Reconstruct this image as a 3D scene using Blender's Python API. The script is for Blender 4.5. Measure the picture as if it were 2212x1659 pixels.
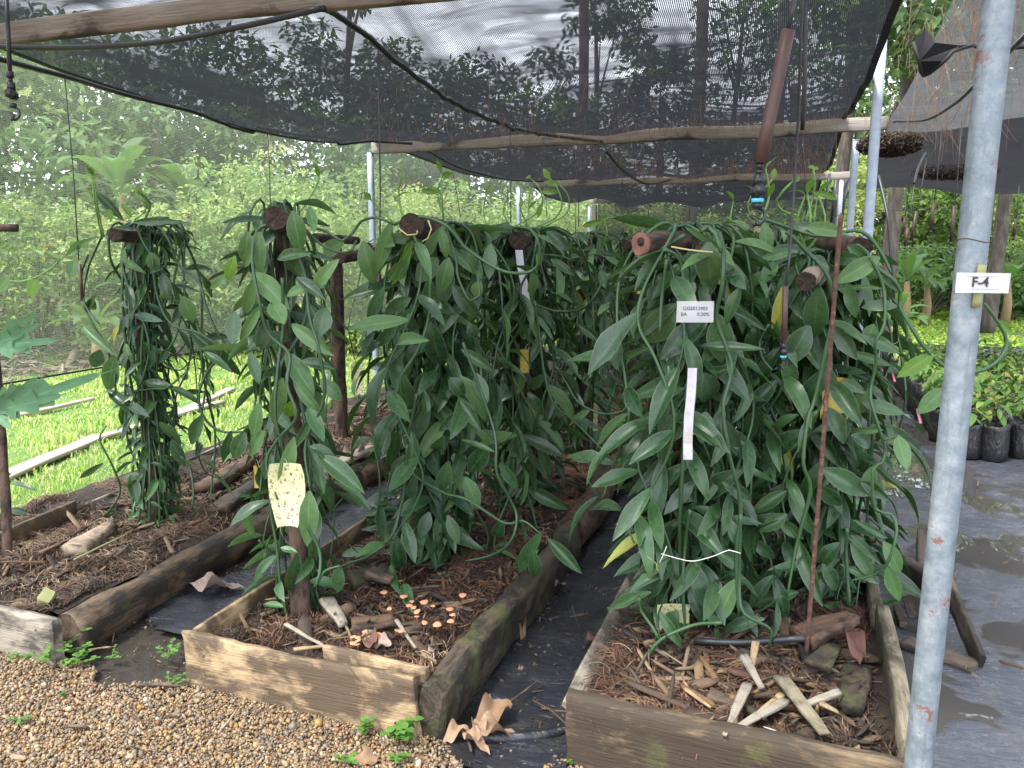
import bpy, math, random
import numpy as np
from mathutils import Vector, Matrix, noise

for o in list(bpy.data.objects):
    bpy.data.objects.remove(o)
SC = bpy.context.scene
COL = SC.collection
rnd = random.Random(7)
nr = np.random.default_rng(7)
PI = math.pi

# ------------------------------------------------------------------ camera, light, exposure
W_, H_, F_ = 2212.0, 1659.0, 1725.0
PITCH, YAW, CH = math.radians(9.5), math.radians(19.0), 1.5
cam_d = bpy.data.cameras.new('camera'); cam = bpy.data.objects.new('camera', cam_d); COL.objects.link(cam)
cam_d.sensor_width = 36.0; cam_d.lens = 36.0 * F_ / W_; cam_d.clip_end = 500; cam_d.clip_start = 0.05
cam.location = (0, 0, CH); cam.rotation_euler = (PI/2 - PITCH, 0, YAW)
SC.camera = cam

SUN_EL, SUN_AZ = math.radians(58), math.radians(215)      # azimuth clockwise from +Y
w = bpy.data.worlds.new('World'); SC.world = w; w.use_nodes = True
wn = w.node_tree; wn.nodes.clear()
w_out = wn.nodes.new('ShaderNodeOutputWorld'); w_bg = wn.nodes.new('ShaderNodeBackground')
sky = wn.nodes.new('ShaderNodeTexSky'); sky.sky_type = 'NISHITA'; sky.sun_disc = False
sky.sun_elevation = SUN_EL; sky.sun_rotation = SUN_AZ; sky.dust_density = 2.5; sky.air_density = 1.2
w_tc = wn.nodes.new('ShaderNodeTexCoord'); w_no = wn.nodes.new('ShaderNodeTexNoise')
w_no.inputs['Scale'].default_value = 2.2; w_no.inputs['Detail'].default_value = 4
wn.links.new(w_tc.outputs['Generated'], w_no.inputs['Vector'])
w_rp = wn.nodes.new('ShaderNodeValToRGB'); w_rp.color_ramp.elements[0].position = .15; w_rp.color_ramp.elements[1].position = .5
wn.links.new(w_no.outputs['Fac'], w_rp.inputs['Fac'])
w_mx = wn.nodes.new('ShaderNodeMix'); w_mx.data_type = 'RGBA'
wn.links.new(w_rp.outputs['Color'], w_mx.inputs[0]); wn.links.new(sky.outputs['Color'], w_mx.inputs[6])
w_mx.inputs[7].default_value = (15.0, 15.8, 17.5, 1)      # bright broken cloud
wn.links.new(w_mx.outputs[2], w_bg.inputs['Color']); w_bg.inputs['Strength'].default_value = 0.12
wn.links.new(w_bg.outputs['Background'], w_out.inputs['Surface'])
sd = bpy.data.lights.new('sun', 'SUN'); sun = bpy.data.objects.new('sun', sd); COL.objects.link(sun)
sd.energy = 3.4; sd.angle = math.radians(12); sd.color = (1, .95, .86)
sdir = Vector((math.sin(SUN_AZ)*math.cos(SUN_EL), math.cos(SUN_AZ)*math.cos(SUN_EL), math.sin(SUN_EL)))
sun.rotation_euler = sdir.to_track_quat('Z', 'Y').to_euler()
SC.view_settings.view_transform = 'Standard'; SC.view_settings.look = 'None'
SC.view_settings.exposure = 1.15; SC.view_settings.gamma = 1.0; SC.view_settings.use_curve_mapping = False
SC.cycles.transparent_max_bounces = 24; SC.cycles.max_bounces = 6; SC.cycles.diffuse_bounces = 3
SC.cycles.glossy_bounces = 2; SC.cycles.transmission_bounces = 3
SC.cycles.use_denoising = True
SC.cycles.caustics_reflective = False; SC.cycles.caustics_refractive = False

# ------------------------------------------------------------------ measuring helpers (surveyed photo point -> place)
_F = np.array([-math.sin(YAW)*math.cos(PITCH), math.cos(YAW)*math.cos(PITCH), -math.sin(PITCH)])
_R = np.array([math.cos(YAW), math.sin(YAW), 0.]); _U = np.cross(_R, _F); _C = np.array([0, 0, CH])
def _ray(px, py): return _F*F_ + _R*(px-W_/2) - _U*(py-H_/2)
def at(px, py, Y):
    d = _ray(px, py); return Vector(_C + d*(Y/d[1]))
def gz(px, py, z=0.):
    d = _ray(px, py); return Vector(_C + d*((z-CH)/d[2]))
def depth(p): return float((np.array(p)-_C) @ _F)
def photo(p):
    v = np.array(p)-_C; z = v@_F; return W_/2+F_*(v@_R)/z, H_/2-F_*(v@_U)/z

# ------------------------------------------------------------------ object helpers
def tag(o, label=None, cat=None, group=None, kind=None):
    if label: o['label'] = label
    if cat: o['category'] = cat
    if group: o['group'] = group
    if kind: o['kind'] = kind
    return o
def thing(name, label, cat, loc=(0, 0, 0), group=None):
    o = bpy.data.objects.new(name, None); COL.objects.link(o); o.location = loc
    o.empty_display_size = .05
    return tag(o, label, cat, group)
def mesh(name, V, F, mat=None, smooth=True, col=None, uv=None):
    m = bpy.data.meshes.new(name)
    if isinstance(V, np.ndarray) and isinstance(F, np.ndarray):
        nv, nf, k = len(V), len(F), F.shape[1]
        m.vertices.add(nv); m.vertices.foreach_set('co', V.astype(np.float32).ravel())
        m.loops.add(nf*k); m.loops.foreach_set('vertex_index', F.astype(np.int32).ravel())
        m.polygons.add(nf); m.polygons.foreach_set('loop_start', np.arange(0, nf*k, k, dtype=np.int32))
        m.update(calc_edges=True)
    else:
        m.from_pydata([tuple(v) for v in V], [], [tuple(f) for f in F]); m.update()
    if smooth: m.polygons.foreach_set('use_smooth', [True]*len(m.polygons))
    if col is not None:
        a = m.color_attributes.new('Col', 'FLOAT_COLOR', 'POINT')
        c = np.ones((len(m.vertices), 4), np.float32); c[:, :3] = col; a.data.foreach_set('color', c.ravel())
    if uv is not None:
        l = m.uv_layers.new(name='UVMap'); idx = np.zeros(len(m.loops), np.int32); m.loops.foreach_get('vertex_index', idx)
        l.data.foreach_set('uv', np.asarray(uv, np.float32)[idx].ravel())
    if mat: m.materials.append(mat)
    return m
def put(name, me, parent=None, M=None):
    o = bpy.data.objects.new(name, me); COL.objects.link(o)
    if parent: o.parent = parent
    if M is not None: o.matrix_basis = M
    return o
def local(root, p): return Vector(p) - root.location

class MB:
    """collects shapes, in world space; build() stores them relative to the owner"""
    def __init__(s): s.V = []; s.F = []
    def add(s, V, F):
        b = len(s.V); s.V += [Vector(v) for v in V]; s.F += [tuple(i+b for i in f) for f in F]; return s
    def build(s, name, mat, parent=None, smooth=True):
        off = parent.location if parent and parent.parent is None else (parent.parent.location if parent else Vector())
        V = [v-off for v in s.V]
        o = put(name, mesh(name, V, s.F, mat, smooth), parent)
        return o

def smooth_path(P, step=.02):
    P = [Vector(p) for p in P]
    if len(P) < 3: return P
    Q = [P[0]*2-P[1]] + P + [P[-1]*2-P[-2]]; out = []
    for i in range(1, len(Q)-2):
        a, b, c, d = Q[i-1:i+3]; n = max(1, int((c-b).length/step))
        for k in range(n):
            t = k/n; out.append(.5*((2*b)+(-a+c)*t+(2*a-5*b+4*c-d)*t*t+(-a+3*b-3*c+d)*t**3))
    out.append(P[-1]); return out
def tube(P, r, n=6, cap=True):
    P = [Vector(p) for p in P]; V = []; F = []
    R = r if isinstance(r, (list, tuple)) else [r]*len(P)
    t0 = (P[1]-P[0]).normalized(); u = t0.orthogonal().normalized()
    for i, p in enumerate(P):
        t = (P[min(i+1, len(P)-1)]-P[max(i-1, 0)])
        t = t.normalized() if t.length > 1e-9 else t0
        u = (u-t*u.dot(t)); u = u.normalized() if u.length > 1e-6 else t.orthogonal().normalized()
        v = t.cross(u)
        for k in range(n):
            a = 2*PI*k/n; V.append(p+(u*math.cos(a)+v*math.sin(a))*R[i])
    for i in range(len(P)-1):
        for k in range(n):
            F.append((i*n+k, i*n+(k+1) % n, (i+1)*n+(k+1) % n, (i+1)*n+k))
    if cap: F.append(tuple(range(n-1, -1, -1))); F.append(tuple((len(P)-1)*n+k for k in range(n)))
    return V, F
def frame(p0, p1, up=(0, 0, 1)):
    x = (Vector(p1)-Vector(p0)).normalized(); z = Vector(up); z = (z-x*z.dot(x)).normalized(); y = z.cross(x)
    M = Matrix.Identity(4)
    for i in range(3): M[i][0], M[i][1], M[i][2], M[i][3] = x[i], y[i], z[i], Vector(p0)[i]
    return M
def sweep(L, prof, nx, amp=0., seed=0, wob=0., fr=8., taper=1.):
    """a piece along local X with the given (y,z) outline, roughened; real ends"""
    V = []; F = []; n = len(prof)
    for i in range(nx+1):
        t = i/nx; x = L*t; s = 1+(taper-1)*t
        oy = wob*noise.noise(Vector((x*1.3, seed, 3.1))); oz = wob*noise.noise(Vector((x*1.3, 5.2, seed)))
        for (y, z) in prof:
            d = noise.noise(Vector((x*fr*.5, y*fr*2.5+seed, z*fr*2.5)))*amp + noise.noise(Vector((x*fr*2, y*fr*7+seed, z*fr*7)))*amp*.5
            rr = math.hypot(y, z) or 1
            ex = 0
            if i in (0, nx): ex = noise.noise(Vector((y*30, z*30, seed+i)))*amp*1.2
            V.append(Vector((x+ex, y*s+oy+y/rr*d, z*s+oz+z/rr*d)))
    for i in range(nx):
        for k in range(n): F.append((i*n+k, i*n+(k+1) % n, (i+1)*n+(k+1) % n, (i+1)*n+k))
    F.append(tuple(range(n-1, -1, -1))); F.append(tuple(nx*n+k for k in range(n)))
    return V, F
def circ(r, n, sy=1., sz=1.): return [(math.cos(2*PI*k/n)*r*sy, math.sin(2*PI*k/n)*r*sz) for k in range(n)]
def rect(w, h, m=2, r=.004):
    """rounded rectangle outline with m subdivisions per side; y in +-w/2, z in +-h/2"""
    P = []; a, b = w/2, h/2
    cs = [(-a, -b), (a, -b), (a, b), (-a, b)]
    for i in range(4):
        p, q = Vector(cs[i]), Vector(cs[(i+1) % 4]); d = (q-p).normalized(); L = (q-p).length
        mm = max(1, round(m*L/max(w, h)))
        P.append(tuple(p+d*r))
        for k in range(1, mm): P.append(tuple(p+d*(L*k/mm)))
        P.append(tuple(q-d*r))
    return P
def piece(name, p0, p1, prof, mat, parent=None, nx=12, amp=.004, seed=0, wob=0., up=(0, 0, 1), fr=8., taper=1., smooth=True, endmat=None):
    L = (Vector(p1)-Vector(p0)).length
    V, F = sweep(L, prof, nx, amp, seed, wob, fr, taper)
    me = mesh(name, V, F, mat, smooth)
    if smooth:
        me.polygons[-1].use_smooth = False; me.polygons[-2].use_smooth = False
    if endmat:
        me.materials.append(endmat); me.polygons[-1].material_index = 1; me.polygons[-2].material_index = 1
    M = frame(p0, p1, up)
    if parent: M = Matrix.Translation(-parent.location) @ M
    return put(name, me, parent, M)
def scatter(base_V, base_F, Ms, Ts, cols=None):
    """numpy: many copies of a small shape in one mesh. Ms (N,3,3), Ts (N,3)"""
    bV = np.asarray(base_V, np.float64); bF = np.asarray(base_F); N = len(Ts); n = len(bV)
    V = np.einsum('nij,kj->nki', Ms, bV) + Ts[:, None, :]
    F = bF[None, :, :] + (np.arange(N)*n)[:, None, None]
    C = np.repeat(cols, n, axis=0) if cols is not None else None
    return V.reshape(-1, 3), F.reshape(-1, bF.shape[1]), C
def rot_rand(N, sx=1., sy=1., sz=1., tilt=None):
    """random rotation matrices with per-axis scale arrays"""
    q = nr.normal(size=(N, 4)); q /= np.linalg.norm(q, axis=1)[:, None]
    a, b, c, d = q.T
    R = np.stack([1-2*(c*c+d*d), 2*(b*c-a*d), 2*(b*d+a*c), 2*(b*c+a*d), 1-2*(b*b+d*d), 2*(c*d-a*b), 2*(b*d-a*c), 2*(c*d+a*b), 1-2*(b*b+c*c)], 1).reshape(N, 3, 3)
    S = np.stack([np.broadcast_to(sx, N), np.broadcast_to(sy, N), np.broadcast_to(sz, N)], 1)
    return R*S[:, None, :]
def rot_zt(az, tilt, roll=None):
    """X axis turned to azimuth az then lifted by tilt; N matrices"""
    N = len(az); ca, sa, ct, st = np.cos(az), np.sin(az), np.cos(tilt), np.sin(tilt)
    X = np.stack([ca*ct, sa*ct, st], 1); Y0 = np.stack([-sa, ca, np.zeros(N)], 1); Z0 = np.cross(X, Y0)
    if roll is None: roll = np.zeros(N)
    cr, sr = np.cos(roll)[:, None], np.sin(roll)[:, None]
    Y = Y0*cr+Z0*sr; Z = Z0*cr-Y0*sr
    return np.stack([X, Y, Z], 2)
# ------------------------------------------------------------------ materials
class NT:
    def __init__(s, name):
        s.m = bpy.data.materials.new(name); s.m.use_nodes = True; s.n = s.m.node_tree.nodes; s.l = s.m.node_tree.links
        s.n.clear(); s.out = s.n.new('ShaderNodeOutputMaterial'); s.b = s.n.new('ShaderNodeBsdfPrincipled')
        s.l.new(s.b.outputs[0], s.out.inputs['Surface'])
    def link(s, a, b): s.l.new(a, b)
    def coord(s, kind='Object', scale=(1, 1, 1), rot=(0, 0, 0)):
        tc = s.n.new('ShaderNodeTexCoord'); mp = s.n.new('ShaderNodeMapping')
        mp.inputs['Scale'].default_value = scale; mp.inputs['Rotation'].default_value = rot
        s.link(tc.outputs[kind], mp.inputs[0]); return mp.outputs[0]
    def noise(s, vec, scale, detail=4, rough=.55, dist=0.):
        t = s.n.new('ShaderNodeTexNoise'); t.inputs['Scale'].default_value = scale; t.inputs['Detail'].default_value = detail
        t.inputs['Roughness'].default_value = rough; t.inputs['Distortion'].default_value = dist
        s.link(vec, t.inputs['Vector']); return t.outputs['Fac']
    def voro(s, vec, scale, feat='F1', out='Distance'):
        t = s.n.new('ShaderNodeTexVoronoi'); t.feature = feat; t.inputs['Scale'].default_value = scale; s.link(vec, t.inputs['Vector']); return t.outputs[out]
    def ramp(s, fac, stops):
        r = s.n.new('ShaderNodeValToRGB'); e = r.color_ramp.elements
        while len(e) < len(stops): e.new(.5)
        for el, (p, c) in zip(e, stops):
            el.position = p; el.color = (c, c, c, 1) if isinstance(c, (int, float)) else (*c, 1)
        s.link(fac, r.inputs[0]); return r.outputs[0]
    def mix(s, fac, a, b, mode='MIX'):
        m = s.n.new('ShaderNodeMix'); m.data_type = 'RGBA'; m.blend_type = mode
        for i, v in ((0, fac), (6, a), (7, b)):
            if isinstance(v, (int, float)): m.inputs[i].default_value = v if i == 0 else (v, v, v, 1)
            elif isinstance(v, tuple): m.inputs[i].default_value = (*v, 1)
            else: s.link(v, m.inputs[i])
        return m.outputs[2]
    def math(s, op, a, b=0., c=None):
        m = s.n.new('ShaderNodeMath'); m.operation = op
        for i, v in enumerate((a, b) if c is None else (a, b, c)):
            if isinstance(v, (int, float)): m.inputs[i].default_value = v
            else: s.link(v, m.inputs[i])
        return m.outputs[0]
    def set(s, color=None, rough=None, metal=None, spec=None):
        for k, v in (('Base Color', color), ('Roughness', rough), ('Metallic', metal), ('Specular IOR Level', spec)):
            if v is None: continue
            if isinstance(v, (int, float)): s.b.inputs[k].default_value = v
            elif isinstance(v, tuple): s.b.inputs[k].default_value = (*v, 1)
            else: s.link(v, s.b.inputs[k])
    def bump(s, h, strength=.3, dist=.01):
        b = s.n.new('ShaderNodeBump'); b.inputs['Strength'].default_value = strength; b.inputs['Distance'].default_value = dist
        s.link(h, b.inputs['Height']); s.link(b.outputs[0], s.b.inputs['Normal'])
    def alpha(s, fac):
        t = s.n.new('ShaderNodeBsdfTransparent'); m = s.n.new('ShaderNodeMixShader')
        s.link(fac, m.inputs[0]) if not isinstance(fac, float) else None
        if isinstance(fac, float): m.inputs[0].default_value = fac
        s.link(t.outputs[0], m.inputs[1]); s.link(s.b.outputs[0], m.inputs[2]); s.link(m.outputs[0], s.out.inputs['Surface'])
    def translucent(s, color, amt):
        t = s.n.new('ShaderNodeBsdfTranslucent'); m = s.n.new('ShaderNodeMixShader'); m.inputs[0].default_value = amt
        if isinstance(color, tuple): t.inputs[0].default_value = (*color, 1)
        else: s.link(color, t.inputs[0])
        s.link(s.b.outputs[0], m.inputs[1]); s.link(t.outputs[0], m.inputs[2]); s.link(m.outputs[0], s.out.inputs['Surface'])
    def attr(s):
        a = s.n.new('ShaderNodeAttribute'); a.attribute_name = 'Col'; return a.outputs['Color']
    def rand(s):
        return s.n.new('ShaderNodeObjectInfo').outputs['Random']

def leaf_mat(name, dark, light, rough=.38, trans=.18, specks=.5, blue=(.06, .12, .085)):
    t = NT(name); r = t.rand()
    c = t.ramp(r, [(0, dark), (.4, tuple((a+b)/2 for a, b in zip(dark, light))), (.72, light), (.86, blue), (1, tuple(x*1.25 for x in light))])
    uv = t.coord('UV'); o = t.coord('Object')
    ve = t.noise(t.coord('UV', (26, 1.2, 1)), 1.0, 2)
    c = t.mix(t.math('MULTIPLY', ve, .35), c, tuple(x*.55 for x in dark))
    sep = t.n.new('ShaderNodeSeparateXYZ'); t.link(uv, sep.inputs[0])
    mid = t.math('ABSOLUTE', t.math('SUBTRACT', sep.outputs[0], .5))
    edge = t.ramp(mid, [(.455, 0.), (.5, .5)])
    c = t.mix(edge, c, (.25, .34, .2))
    mr = t.ramp(mid, [(0, .5), (.04, 0.)]); c = t.mix(mr, c, tuple(x*1.9 for x in light))
    big = t.noise(o, 9., 3); c = t.mix(t.ramp(big, [(.4, 0.), (.75, .35)]), c, tuple(x*1.5 for x in light))
    sp = t.ramp(t.noise(o, 240., 2), [(.66, 0.), (.72, specks)]); patch = t.ramp(t.noise(o, 14., 2), [(.45, 0.), (.6, 1.)])
    c = t.mix(t.math('MULTIPLY', sp, patch), c, (.33, .38, .34))
    t.set(c, t.math('ADD', t.math('MULTIPLY', big, .3), rough-.12), spec=.45)
    t.bump(ve, .25, .002)
    t.translucent(t.mix(.5, c, (.16, .3, .03)), trans)
    return t.m
M = {}
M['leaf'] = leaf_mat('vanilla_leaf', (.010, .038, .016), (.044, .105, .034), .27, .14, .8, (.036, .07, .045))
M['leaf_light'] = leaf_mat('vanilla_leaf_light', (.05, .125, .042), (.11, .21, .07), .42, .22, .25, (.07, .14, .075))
M['leaf_young'] = leaf_mat('vanilla_leaf_young', (.09, .22, .03), (.17, .30, .045), .4, .4, .1, (.13, .25, .045))
M['leaf_yellow'] = leaf_mat('vanilla_leaf_yellowing', (.2, .22, .04), (.36, .34, .06), .45, .25, .6, (.25, .28, .06))
def stem_mat():
    t = NT('vine_stem'); o = t.coord('Object'); c = t.ramp(t.rand(), [(0, (.012, .04, .018)), (.6, (.02, .062, .022)), (1, (.035, .095, .028))])
    n = t.noise(o, 12, 3); c = t.mix(t.ramp(n, [(.35, 0.), (.8, .6)]), c, (.045, .09, .032)); t.set(c, .42); t.bump(t.noise(o, 120, 2), .15, .002); return t.m
M['stem'] = stem_mat()
t = NT('vine_shoot'); t.set(t.mix(t.noise(t.coord(), 20), (.08, .2, .035), (.16, .29, .06)), .35); M['shoot'] = t.m
t = NT('aerial_root'); t.set(t.mix(t.noise(t.coord(), 30), (.3, .28, .1), (.5, .45, .22)), .6); M['root'] = t.m

def wood(name, base, dark, pale, stain=.5, moss=0., rough=.8, grain=(1.2, 34, 34), stain_scale=3.):
    t = NT(name); o = t.coord('Object'); g = t.noise(t.coord('Object', grain), 2.6, 6, .65, .6)
    fine = t.noise(t.coord('Object', (grain[0]*4, grain[1]*4, grain[2]*4)), 2., 4)
    c = t.ramp(g, [(.28, dark), (.45, base), (.62, base), (.8, pale)])
    c = t.mix(t.ramp(fine, [(.3, .55), (.55, 0.)]), c, dark)
    st = t.noise(t.coord('Object', (1, 2.2, 2.2)), stain_scale, 6, .7, .4)
    c = t.mix(t.ramp(st, [(.62-stain*.3, 0.), (.7-stain*.22, .9)]), c, tuple(x*.28 for x in dark))
    if moss:
        mo = t.noise(t.coord('Object', (1, 1, 1)), 6., 8, .75); c = t.mix(t.ramp(mo, [(.62-moss*.14, 0.), (.78-moss*.14, .8)]), c, (.075, .085, .022))
    t.set(c, rough); h = t.math('ADD', g, t.math('MULTIPLY', fine, .6)); t.bump(h, .7, .006); return t.m
M['plank_tan'] = wood('plank_tan', (.38, .27, .15), (.17, .11, .065), (.5, .39, .25), .66, 0., .75, (1.2, 26, 26), 2.6)
M['plank_olive'] = wood('plank_olive', (.19, .135, .075), (.075, .05, .03), (.36, .29, .17), 1.0, .35, .8, (1.2, 22, 22), 3.5)
M['plank_grey'] = wood('plank_grey', (.27, .24, .19), (.12, .1, .08), (.4, .37, .31), .55, .2)
M['plank_lichen'] = wood('plank_lichen', (.22, .19, .13), (.1, .08, .055), (.42, .42, .3), .6, .45)
M['log_dark'] = wood('log_dark', (.12, .08, .05), (.03, .022, .016), (.36, .25, .14), .6, .1, .7, (1.0, 24, 24), 4.)
M['log_brown'] = wood('log_brown', (.11, .06, .036), (.04, .024, .017), (.26, .17, .1), .5, .1, .8, (2., 14, 14), 5.)
M['log_moss'] = wood('log_moss', (.07, .052, .033), (.025, .019, .013), (.17, .13, .085), .7, .75, .85, (4., 10, 10), 5.)
M['beam'] = wood('beam_weathered', (.25, .22, .19), (.13, .11, .09), (.36, .33, .29), .2, 0., .85, (1.0, 18, 18), 2.)
M['post'] = wood('post_bark', (.085, .052, .036), (.02, .013, .01), (.2, .125, .08), .5, 0., .9, (3., 9, 9), 6.)
M['post_grey'] = wood('post_pale_bark', (.26, .2, .14), (.08, .055, .04), (.55, .52, .46), .3, 0., .85, (6., 5, 5), 5.)
M['broken_wood'] = wood('frame_wood', (.13, .1, .075), (.04, .032, .025), (.27, .22, .16), .6, .1)
t = NT('cut_core'); o = t.coord(); c = t.ramp(t.noise(o, 60, 6, .8), [(.35, (.008, .006, .005)), (.6, (.05, .03, .02)), (.75, (.16, .1, .065))])
t.set(c, .95); t.bump(t.noise(o, 90, 5), 1., .01); M['cut_dark'] = t.m
t = NT('cut_ring'); o = t.coord(); t.set(t.mix(t.noise(o, 30, 5), (.11, .045, .035), (.27, .13, .10)), .8); t.bump(t.noise(o, 70, 5), .6, .005); M['cut_red'] = t.m

def netm(name, col, base, pu, pv, wu, wv, fold=.25, edge=1., tr=1.6):
    """knitted shade cloth: threads in two directions, everything between them open"""
    t = NT(name); sep = t.n.new('ShaderNodeSeparateXYZ'); t.link(t.coord('UV'), sep.inputs[0])
    def thr(c, p, wd):
        d = t.math('ABSOLUTE', t.math('SUBTRACT', t.math('FRACT', t.math('MULTIPLY', c, 1/p)), .5))
        return t.math('LESS_THAN', d, wd*.5)
    u = thr(sep.outputs[0], pu, wu); v = thr(sep.outputs[1], pv, wv)
    n = t.noise(t.coord('UV', (1.2, 5, 1)), 1.6, 5, .6, .8)
    n2 = t.noise(t.coord('UV', (3.6, .35, 1)), 1.3, 3, .5, .5); n = t.math('MAXIMUM', n, t.math('SUBTRACT', n2, .02))
    lw = t.n.new('ShaderNodeLayerWeight'); lw.inputs[0].default_value = .5            # cloth seen edge-on overlaps its own threads
    cs = t.math('MAXIMUM', t.math('SUBTRACT', 1., lw.outputs['Facing']), .12)
    g = t.ramp(n, [(.38, base), (.78, min(1., base+fold))]); g = t.math('SUBTRACT', 1., t.math('POWER', t.math('SUBTRACT', 1., g), t.math('DIVIDE', edge, cs)))
    a = t.math('MAXIMUM', u, v); a = t.math('MAXIMUM', a, g)
    t.set(t.mix(t.noise(t.coord('UV'), 6, 5), tuple(x*.7 for x in col), tuple(x*1.4 for x in col)), .6, spec=.3)
    tl = t.n.new('ShaderNodeBsdfTranslucent'); tl.inputs[0].default_value = (*[min(1, x*tr) for x in col], 1); ms = t.n.new('ShaderNodeMixShader'); ms.inputs[0].default_value = .5
    t.link(t.b.outputs[0], ms.inputs[1]); t.link(tl.outputs[0], ms.inputs[2])
    tp = t.n.new('ShaderNodeBsdfTransparent'); m = t.n.new('ShaderNodeMixShader'); t.link(a, m.inputs[0]); t.link(tp.outputs[0], m.inputs[1]); t.link(ms.outputs[0], m.inputs[2]); t.link(m.outputs[0], t.out.inputs['Surface'])
    return t.m
M['net_roof'] = netm('shade_net_black', (.010, .0105, .013), .30, .0075, .010, .52, .18, .62, .62, 1.5)
M['net_side'] = netm('side_net', (.12, .135, .10), .04, .0105, .0095, .20, .27, .06, .4)
M['net_back'] = netm('back_net', (.02, .024, .02), .42, .014, .02, .5, .35, .25)
M['net_grey'] = netm('grey_net', (.09, .095, .10), .12, .009, .010, .3, .2, .5, .6, 1.)
M['net_dark'] = netm('dark_net', (.035, .034, .04), .5, .009, .010, .5, .4, .45, 1., .7)
t = NT('net_hem'); t.set((.014, .014, .016), .7); M['hem'] = t.m
t = NT('black_pipe'); o = t.coord(); t.set(t.mix(t.noise(o, 12), (.01, .011, .013), (.035, .038, .045)), .4); M['pipe'] = t.m
t = NT('drip_weight'); t.set(t.mix(t.noise(t.coord(), 25), (.045, .022, .018), (.085, .045, .036)), .5); M['weight'] = t.m
t = NT('black_plastic'); t.set((.012, .013, .016), .35); M['bplastic'] = t.m
t = NT('blue_plastic'); t.set((.08, .42, .55), .4); M['blue'] = t.m
def metal():
    t = NT('galvanised_pipe'); o = t.coord(); n = t.noise(t.coord('Object', (1, 1, .35)), 22, 7, .75)
    c = t.ramp(n, [(.3, (.09, .115, .14)), (.45, (.16, .2, .23)), (.6, (.23, .265, .29)), (.72, (.36, .38, .37))])
    dk = t.noise(t.coord('Object', (1, 1, .3)), 60, 6, .8); c = t.mix(t.ramp(dk, [(.52, 0.), (.62, .55)]), c, (.13, .16, .18))
    ru = t.noise(t.coord('Object', (1.5, 1.5, 1)), 7.3, 7, .7); rf = t.ramp(ru, [(.60, 0.), (.66, .9)])
    ru2 = t.noise(t.coord('Object', (.06, 1, 1)), 34, 5, .7); rf2 = t.ramp(ru2, [(.66, 0.), (.76, .5)])
    c = t.mix(rf, c, (.14, .045, .025)); c = t.mix(rf2, c, (.26, .15, .1)); c = t.mix(t.ramp(t.noise(t.coord('Object', (.12, 1, 1)), 70, 3, .6), [(.56, 0.), (.68, .45)]), c, (.1, .11, .11))
    t.set(c, t.ramp(n, [(.3, .45), (.7, .65)]), t.math('SUBTRACT', .35, t.math('MULTIPLY', rf, .35))); t.bump(n, .15, .002); return t.m
M['metal'] = metal()
t = NT('galvanised_post'); n = t.noise(t.coord('Object', (1, 1, .3)), 20, 5); t.set(t.ramp(n, [(.3, (.26, .31, .38)), (.7, (.38, .44, .51))]), .5, .3); M['metal_post'] = t.m
t = NT('rebar_rust'); o = t.coord(); t.set(t.ramp(t.noise(o, 60, 5), [(.3, (.045, .022, .016)), (.6, (.12, .055, .038)), (.75, (.3, .2, .07))]), .85); t.bump(t.noise(o, 150, 4), .6, .003); M['rust'] = t.m

def mulch():
    t = NT('mulch'); o = t.coord(); n = t.noise(o, 22, 8, .8); m = t.noise(o, 5, 4)
    c = t.ramp(n, [(.3, (.012, .008, .006)), (.5, (.032, .02, .013)), (.65, (.075, .042, .026)), (.8, (.15, .085, .05))])
    c = t.mix(t.ramp(m, [(.45, 0.), (.65, .6)]), c, (.03, .022, .016)); t.set(c, .95); t.bump(n, 1., .02); return t.m
M['mulch'] = mulch()
def vcol(name, rough=.85, bump=0., trans=0., gain=1.):
    t = NT(name); a = t.attr(); c = t.mix(t.math('MULTIPLY', t.noise(t.coord(), 90, 3), .55), a, (.02, .014, .01)) if bump else a
    t.set(c, rough)
    if bump: t.bump(t.noise(t.coord(), 180, 3), bump, .003)
    if trans: t.translucent(c, trans)
    return t.m
M['fibre'] = vcol('coir_fibre', .85)
M['chip'] = vcol('bark_chip', .9, .8)
M['pebble'] = vcol('pebble', .6, .3)
M['foliage'] = vcol('foliage', .5, 0., .42)
M['grassblade'] = vcol('grass_blade', .5, 0., .45)
t = NT('soil'); o = t.coord(); n = t.noise(o, 18, 8, .8); t.set(t.ramp(n, [(.3, (.012, .009, .007)), (.55, (.035, .026, .019)), (.75, (.09, .066, .045))]), .75); t.bump(n, 1., .02); M['soil'] = t.m
t = NT('gravel_bed'); o = t.coord(); v = t.voro(o, 120, 'F1', 'Color'); n = t.noise(o, 40, 5)
t.set(t.mix(n, (.08, .05, .025), (.22, .14, .07)), .9); t.bump(n, 1., .01); M['gravel_bed'] = t.m
t = NT('grass_ground'); o = t.coord(); n = t.noise(o, 3, 7, .7); t.set(t.ramp(n, [(.3, (.05, .1, .02)), (.6, (.1, .19, .03)), (.8, (.16, .2, .06))]), .9); t.bump(t.noise(o, 40, 4), 1., .03); M['grass_ground'] = t.m
t = NT('leaf_litter'); o = t.coord(); n = t.noise(o, 9, 8, .8); t.set(t.ramp(n, [(.3, (.04, .028, .02)), (.5, (.13, .09, .06)), (.7, (.27, .2, .15))]), .9); t.bump(n, 1., .05); M['litter'] = t.m
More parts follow.
